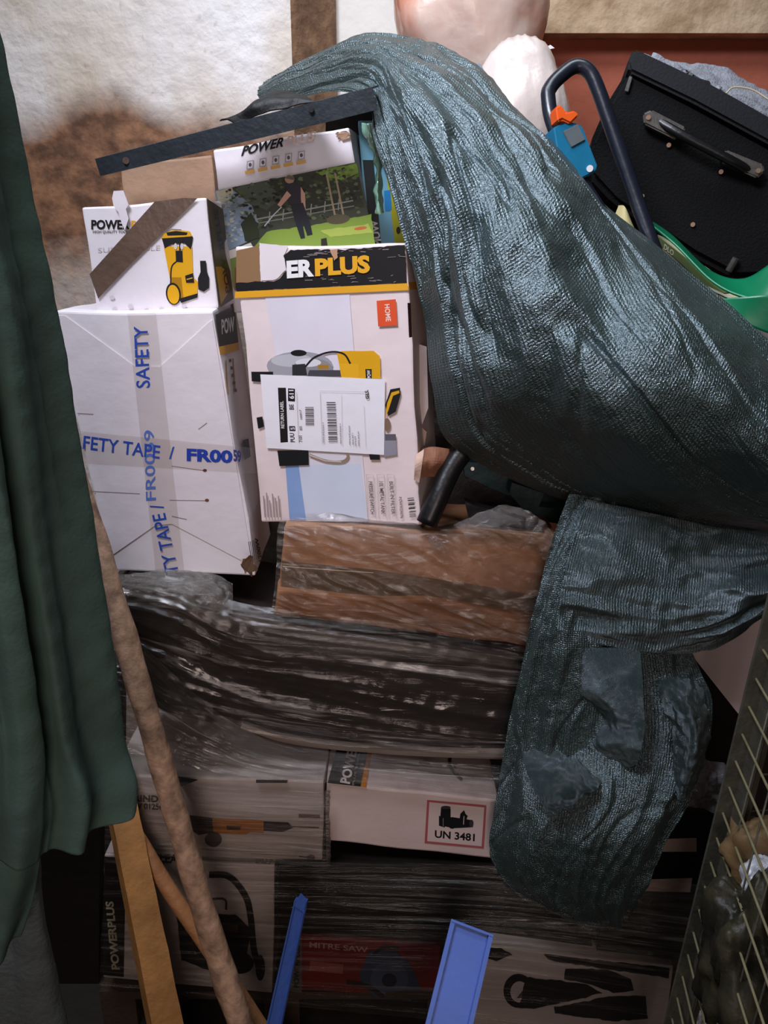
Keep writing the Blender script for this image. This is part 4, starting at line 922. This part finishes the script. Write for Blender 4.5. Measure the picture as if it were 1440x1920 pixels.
tag(thicken(mesh('paper_scrap', V, Fc, M('#cbbd88', .6, .1, 10, .1, 20), uv=uv), .002), 'cream paper scrap beside the lower end of the black handle', 'paper')
carton('cardboard_box', 'white box edge under the green tub at the right border', 'box', [(1380, 592), (1520, 640), (1520, 760), (1380, 720)], pl(1440, 640, 1.62), .1, CARDW, seed=61)
carton('cardboard_box', 'added dark block filling the black gap behind the handle and the suitcase', 'box', [(1050, 330), (1300, 400), (1340, 620), (1060, 560)], pl(1150, 460, 2.0), .1, BLACKC, seed=62)  # dark filler, added to keep the gap behind the handle black

# ---------------------------------------------------------------- poles, plank, blue strips
pp = smoothpath([P(128, 830, 1.34), P(165, 960, 1.33), P(215, 1130, 1.3), P(262, 1290, 1.27), P(305, 1440, 1.25), P(350, 1600, 1.22), P(398, 1760, 1.19), P(452, 1925, 1.15)], 60)
d = (pp[-1]-pp[-2]).normalized(); k = (pp[-1].z-FZ)/abs(d.z); pp.append(pp[-1]+d*k*.5); pp.append(pp[-2]+d*k*.98)
rad = [.013+.0075*min(1, i/14)+.0012*nz((i*.3, 0, 0), 1, 3)+.003*i/60 for i in range(len(pp))]
tag(mesh('wooden_pole', *tube(pp, .02, 20, radii=rad, wob=.18), WOODD, smooth=True), 'long round weathered pole leaning in front of the stack, mottled grey brown', 'pole')
a = P(172, 1330, 1.38); b = P(286, 1930, 1.18); w = P(262, 1545, 1.28)-P(200, 1545, 1.28)
def beam(a, b, wv, dv): 
    pts = [a, a+wv, b+wv*1.25, b]; n = 24; V = []; Fc = []
    for i in range(n+1):
        s_ = i/n; c = a.lerp(b, s_); ww = wv*(1+.25*s_); j = Vector((.0015*nz((i*.7, 0, 0), 1, 4), 0, 0))
        V += [c+j, c+ww+j*2, c+ww+dv, c+dv]
    for i in range(n):
        for k in range(4): Fc.append((i*4+k, i*4+(k+1) % 4, i*4+4+(k+1) % 4, i*4+4+k))
    Fc += [(3, 2, 1, 0), (n*4, n*4+1, n*4+2, n*4+3)]; return V, Fc
d = (b-a).normalized(); bf = b+d*((b.z-FZ)/abs(d.z))*.96
tag(mesh('wooden_batten', *beam(a, bf, Vector((.046, .016, 0)), Vector((-.028, .04, 0))), WOOD), 'square pine batten leaning behind the weathered pole, end hidden by green cloth', 'batten')
a2 = P(250, 1560, 1.33); b2 = P(420, 1820, 1.27); d = (b2-a2).normalized()
tag(mesh('wooden_stick', *tube(smoothpath([a2, a2.lerp(b2, .5)+Vector((-.004, 0, 0)), b2, b2+d*(b2.z-FZ)/abs(d.z)*.96], 20), .016, 14, wob=.1), M('#a9764e', .6, .25, 14, .3, 60), smooth=True), 'thin pine stick crossing behind the weathered pole', 'stick')
def channel(a, b, wv, nv_, th, lip, taper=1.0):
    """U-shaped strip: floor between two lips"""
    prof = [(0, 0), (0, lip), (.10, lip), (.10, th), (.90, th), (.90, lip), (1, lip), (1, 0)]
    V = []; Fc = []; n = len(prof); st = 12
    for i in range(st+1):
        s_ = i/st; c = a.lerp(b, s_); ww = wv*(taper+(1-taper)*s_)
        V += [c+ww*x+nv_*y for x, y in prof]
    for i in range(st):
        for k in range(n): Fc.append((i*n+k, i*n+(k+1) % n, (i+1)*n+(k+1) % n, (i+1)*n+k))
    Fc += [tuple(range(n))[::-1], tuple(st*n+k for k in range(n))]; return V, Fc
t0 = P(846, 1722, 1.17); t1 = P(792, 1940, 1.05); wv = P(926, 1752, 1.15)-P(846, 1722, 1.17)
d = (t1-t0).normalized(); t1 = t1+d*.12; nn = wv.cross(d).normalized(); nn = nn if nn.y < 0 else -nn
g = 'blue plastic leg channels'
bs = thing('plastic_channel', 'wide blue plastic channel, right of the two rising at the bottom', 'plastic strip', t1)
mesh('channel_body', *channel(t0, t1, wv*.98, nn, .002, .012), BLUEP, bs)
pe = [t0, t0+wv*.98, t0+wv*.98+nn*.014, t0+nn*.014]
mesh('end_cap', *slab(pe, d*.004), BLUEP, bs)
t0 = P(556, 1682, 1.2); t1 = P(500, 1930, 1.06); wv = P(577, 1685, 1.22)-t0; d = (t1-t0).normalized(); t1 = t1+d*.12
bs = thing('plastic_channel', 'narrow blue plastic channel seen edge-on, left of the red saw box', 'plastic strip', t1)
mesh('channel_body', *channel(t0, t1, wv*1.3, Vector((-.3, -.9, .1)).normalized(), .002, .01, .8), BLUEP, bs)
mesh('end_cap', *slab([t0-d*.008+wv*.3, t0+wv*.9, t0+wv*1.1+d*.02, t0+d*.01], Vector((-.3, -.9, .1)).normalized()*.008), BLUEP, bs)

# ---------------------------------------------------------------- green cloth at left
CUR = M('#40534e', .8, .12, 6, .12, 160, spec=.2, name='dark_green_cloth', hex2='#4d675f', thr=(.35, .7))
ys = [(-90, -45), (90, -16), (250, 11), (420, 42), (580, 76), (720, 100), (900, 128), (1050, 152), (1250, 184), (1400, 204)]
rows = []
for y, xr in ys:
    rows.append([(xr-240, y+10, .86), (xr-170, y+10, .88), (xr-110, y+5, .92), (xr-50, y, .95), (xr, y, 1.02)])
rows.append([(-60, 1540, .84), (30, 1530, .87), (110, 1510, .9), (175, 1490, .94), (226, 1478, 1.0)])
rows.append([(-60, 1600, .83), (20, 1615, .86), (100, 1598, .89), (165, 1572, .93), (226, 1522, .99)])
def curd(u, v, p):
    w = u+.10*nz((u, v*2.2, 0), 1, 4)
    return .030*math.sin(w*19+v*2.5)*(.5+.5*v)*.6+.014*(1-2*abs(nz((w*6, v*1.2, 0), 1, 8)))+.002*nz(p, 40, 1)
V, Fc, uv = sheet(rows, 130, 240, curd)
g1 = (V, Fc, uv)
rows = [[(-60, 1400, .9), (10, 1400, .91), (90, 1400, .92)], [(-60, 1560, .88), (10, 1560, .89), (84, 1560, .91)], [(-60, 1680, .87), (0, 1690, .88), (66, 1690, .90)], [(-60, 1800, .87), (-10, 1800, .88), (40, 1765, .90)]]
V2, F2, u2 = sheet(rows, 50, 70, lambda u, v, p: .012*math.sin(u*9+v*3)+.004*nz(p, 30, 1))
o = len(V)
cur = mesh('green_cloth', V+V2, Fc+[[i+o for i in f] for f in F2], CUR, uv=uv+u2, smooth=True)
tag(thicken(cur, .004), 'dark green soft cloth hanging in deep folds along the left border', 'cloth')
rows = [[(-80, 1560, .98), (0, 1560, .97), (70, 1560, 1.0)], [(-80, 1700, .97), (10, 1700, .95), (80, 1700, .98)], [(-80, 1820, .95), (20, 1820, .93), (104, 1820, .97)], [(-80, 1960, .93), (30, 1960, .91), (134, 1960, .95)]]
V, Fc, uv = sheet(rows, 60, 80, lambda u, v, p: .016*math.sin(u*8+1)+.004*nz(p, 25, 2))
tag(thicken(mesh('grey_cloth', V, Fc, M('#4a5152', .8, .15, 8, .3, 120), uv=uv, smooth=True), .004), 'dark grey cloth below the green cloth in the bottom left corner', 'cloth')

# ---------------------------------------------------------------- wire cage at right
t = thing('wire_cage', 'galvanised wire mesh cage with angle post at the right border', 'cage', (.6, 1.1, FZ))
GAL = M('#5f5d52', .4, .3, 25, .15, 80, metal=.4, name='dull_galvanised_steel'); BRS = M('#b5ab84', .35, .2, 25, .1, 80, metal=.4, name='brassy_wire')
def cg(Y, z, off=0):
    return Vector((.535+.075*z+off-.15*(1.15-Y), Y, z))
def bar(a, b, s):
    V, Fc = tube([a, b], s, 4); return V, Fc
pt0, pt1 = cg(1.15, FZ), cg(1.15, 1.12)
for s_, (w1, w2) in enumerate((((-.016, 0), (.016, .006)), ((.010, -.03), (.016, .006)))):
    x0, y0 = w1; x1, y1 = w2
    pts = [pt0+Vector((x0, y0-.004, 0)), pt0+Vector((x1, y0-.004, 0)), pt1+Vector((x1, y0-.004, 0)), pt1+Vector((x0, y0-.004, 0))]
    mesh('post', *slab(pts, Vector((0, y1-y0, 0))), GAL, t)
mesh('post', *tube([cg(1.13, FZ, .03), cg(1.13, 1.1, .03)], .006, 10), GAL, t)
mesh('rail', *tube([cg(1.15, 1.1), cg(.35, 1.1)], .008, 10), GAL, t)
z = .06
while z < 1.08:
    mesh('wire', *tube([cg(1.16, z, -.004), cg(.35, z, -.004)], .0022, 8), BRS, t, smooth=True); z += .052
for k in range(1, 11):
    Y = 1.15-k*.07
    mesh('wire', *tube([cg(Y, FZ), cg(Y, 1.1)], .0016, 8), GAL, t, smooth=True)
# back panel of the cage running right
for k in range(14):
    z = .08+k*.075; mesh('wire', *tube([cg(1.15, z), cg(1.15, z)+Vector((.6, .06, 0))], .0018, 6), GAL, t)
for k in range(1, 7): mesh('wire', *tube([cg(1.15, FZ)+Vector((k*.08, k*.008, 0)), cg(1.15, 1.1)+Vector((k*.08, k*.008, 0))], .0018, 6), GAL, t)
# cage contents
BAG = M('#c9ccd4', .3, .15, 14, .5, 40, spec=.6)
def crumple(cx, cy, Y, r, seed, mat, name, label, cat, sq=(1, 1, 1)):
    V, Fc = blob(cx, cy, Y, r*sq[0], r*sq[1], r*sq[2], seed, n=40, amp=.6); tag(mesh(name, V, Fc, mat, smooth=True), label, cat)
crumple(1318, 1905, 1.18, .03, 4, BAG, 'paper_ball', 'crumpled white paper low in the wire cage', 'paper', (.8, 1, 1.4))
crumple(1440, 1610, .98+.1, .06, 7, M('#6e5738', .6, .2, 9, .3, 30), 'cardboard_scrap', 'crumpled tan cardboard high in the wire cage', 'scrap')
crumple(1440, 1655, 1.02, .035, 9, BAG, 'plastic_bag', 'crumpled white plastic bag in the wire cage near the right border', 'bag')
crumple(1400, 1800, 1.0, .085, 11, M('#1e1d15', .5, .3, 12, .5, 30, hex2='#3e3a28', thr=(.45, .7)), 'leaf_sack', 'dark olive crumpled sack filling the wire cage', 'sack', (.8, .9, 1.5))

# ---------------------------------------------------------------- pallet under the stack
xa, xb = P(186, 1860, 1.4).x, P(868, 1860, 1.4).x
t = thing('wooden_pallet', 'dark worn wooden pallet under the lowest boxes', 'pallet', ((xa+xb)/2, 1.55, FZ))
PW = M('#3a2c22', .8, .25, 12, .4, 50, name='dark_pallet_wood')
for k in range(4): mesh('deck_board', *cuboid((xa, 1.4+k*.1, -.03), (xb, 1.48+k*.1, -.008)), PW, t)
for x in (xa, (xa+xb)/2-.04, xb-.08):
    for y in (1.4, 1.64): mesh('block', *cuboid((x, y, FZ), (x+.08, y+.08, -.03)), PW, t)

carton('cardboard_box', 'added black block for the dark gap between the taped box and the brown boxes', 'box', [(380, 960), (640, 960), (640, 1150), (380, 1120)], pl(500, 1050, 1.76), .15, BLACKC, seed=71)  # added black block, gives the deep gap its darkness

carton('cardboard_box', 'added black block darkening the gap between the garden photo box and the light blue box', 'box', [(610, 190), (735, 190), (735, 420), (610, 420)], pl(670, 300, 1.95), .12, BLACKC, seed=72)  # filler added so the bright wall doesn't show through this dark gap
carton('cardboard_box', 'added black block standing in for the shadow behind the batten, at far left', 'box', [(-60, 1300), (186, 1300), (186, 1852), (-60, 1852)], pl(150, 1600, 1.52), .2, BLACKC, seed=73)  # shadow in the left corner, put in as a black block
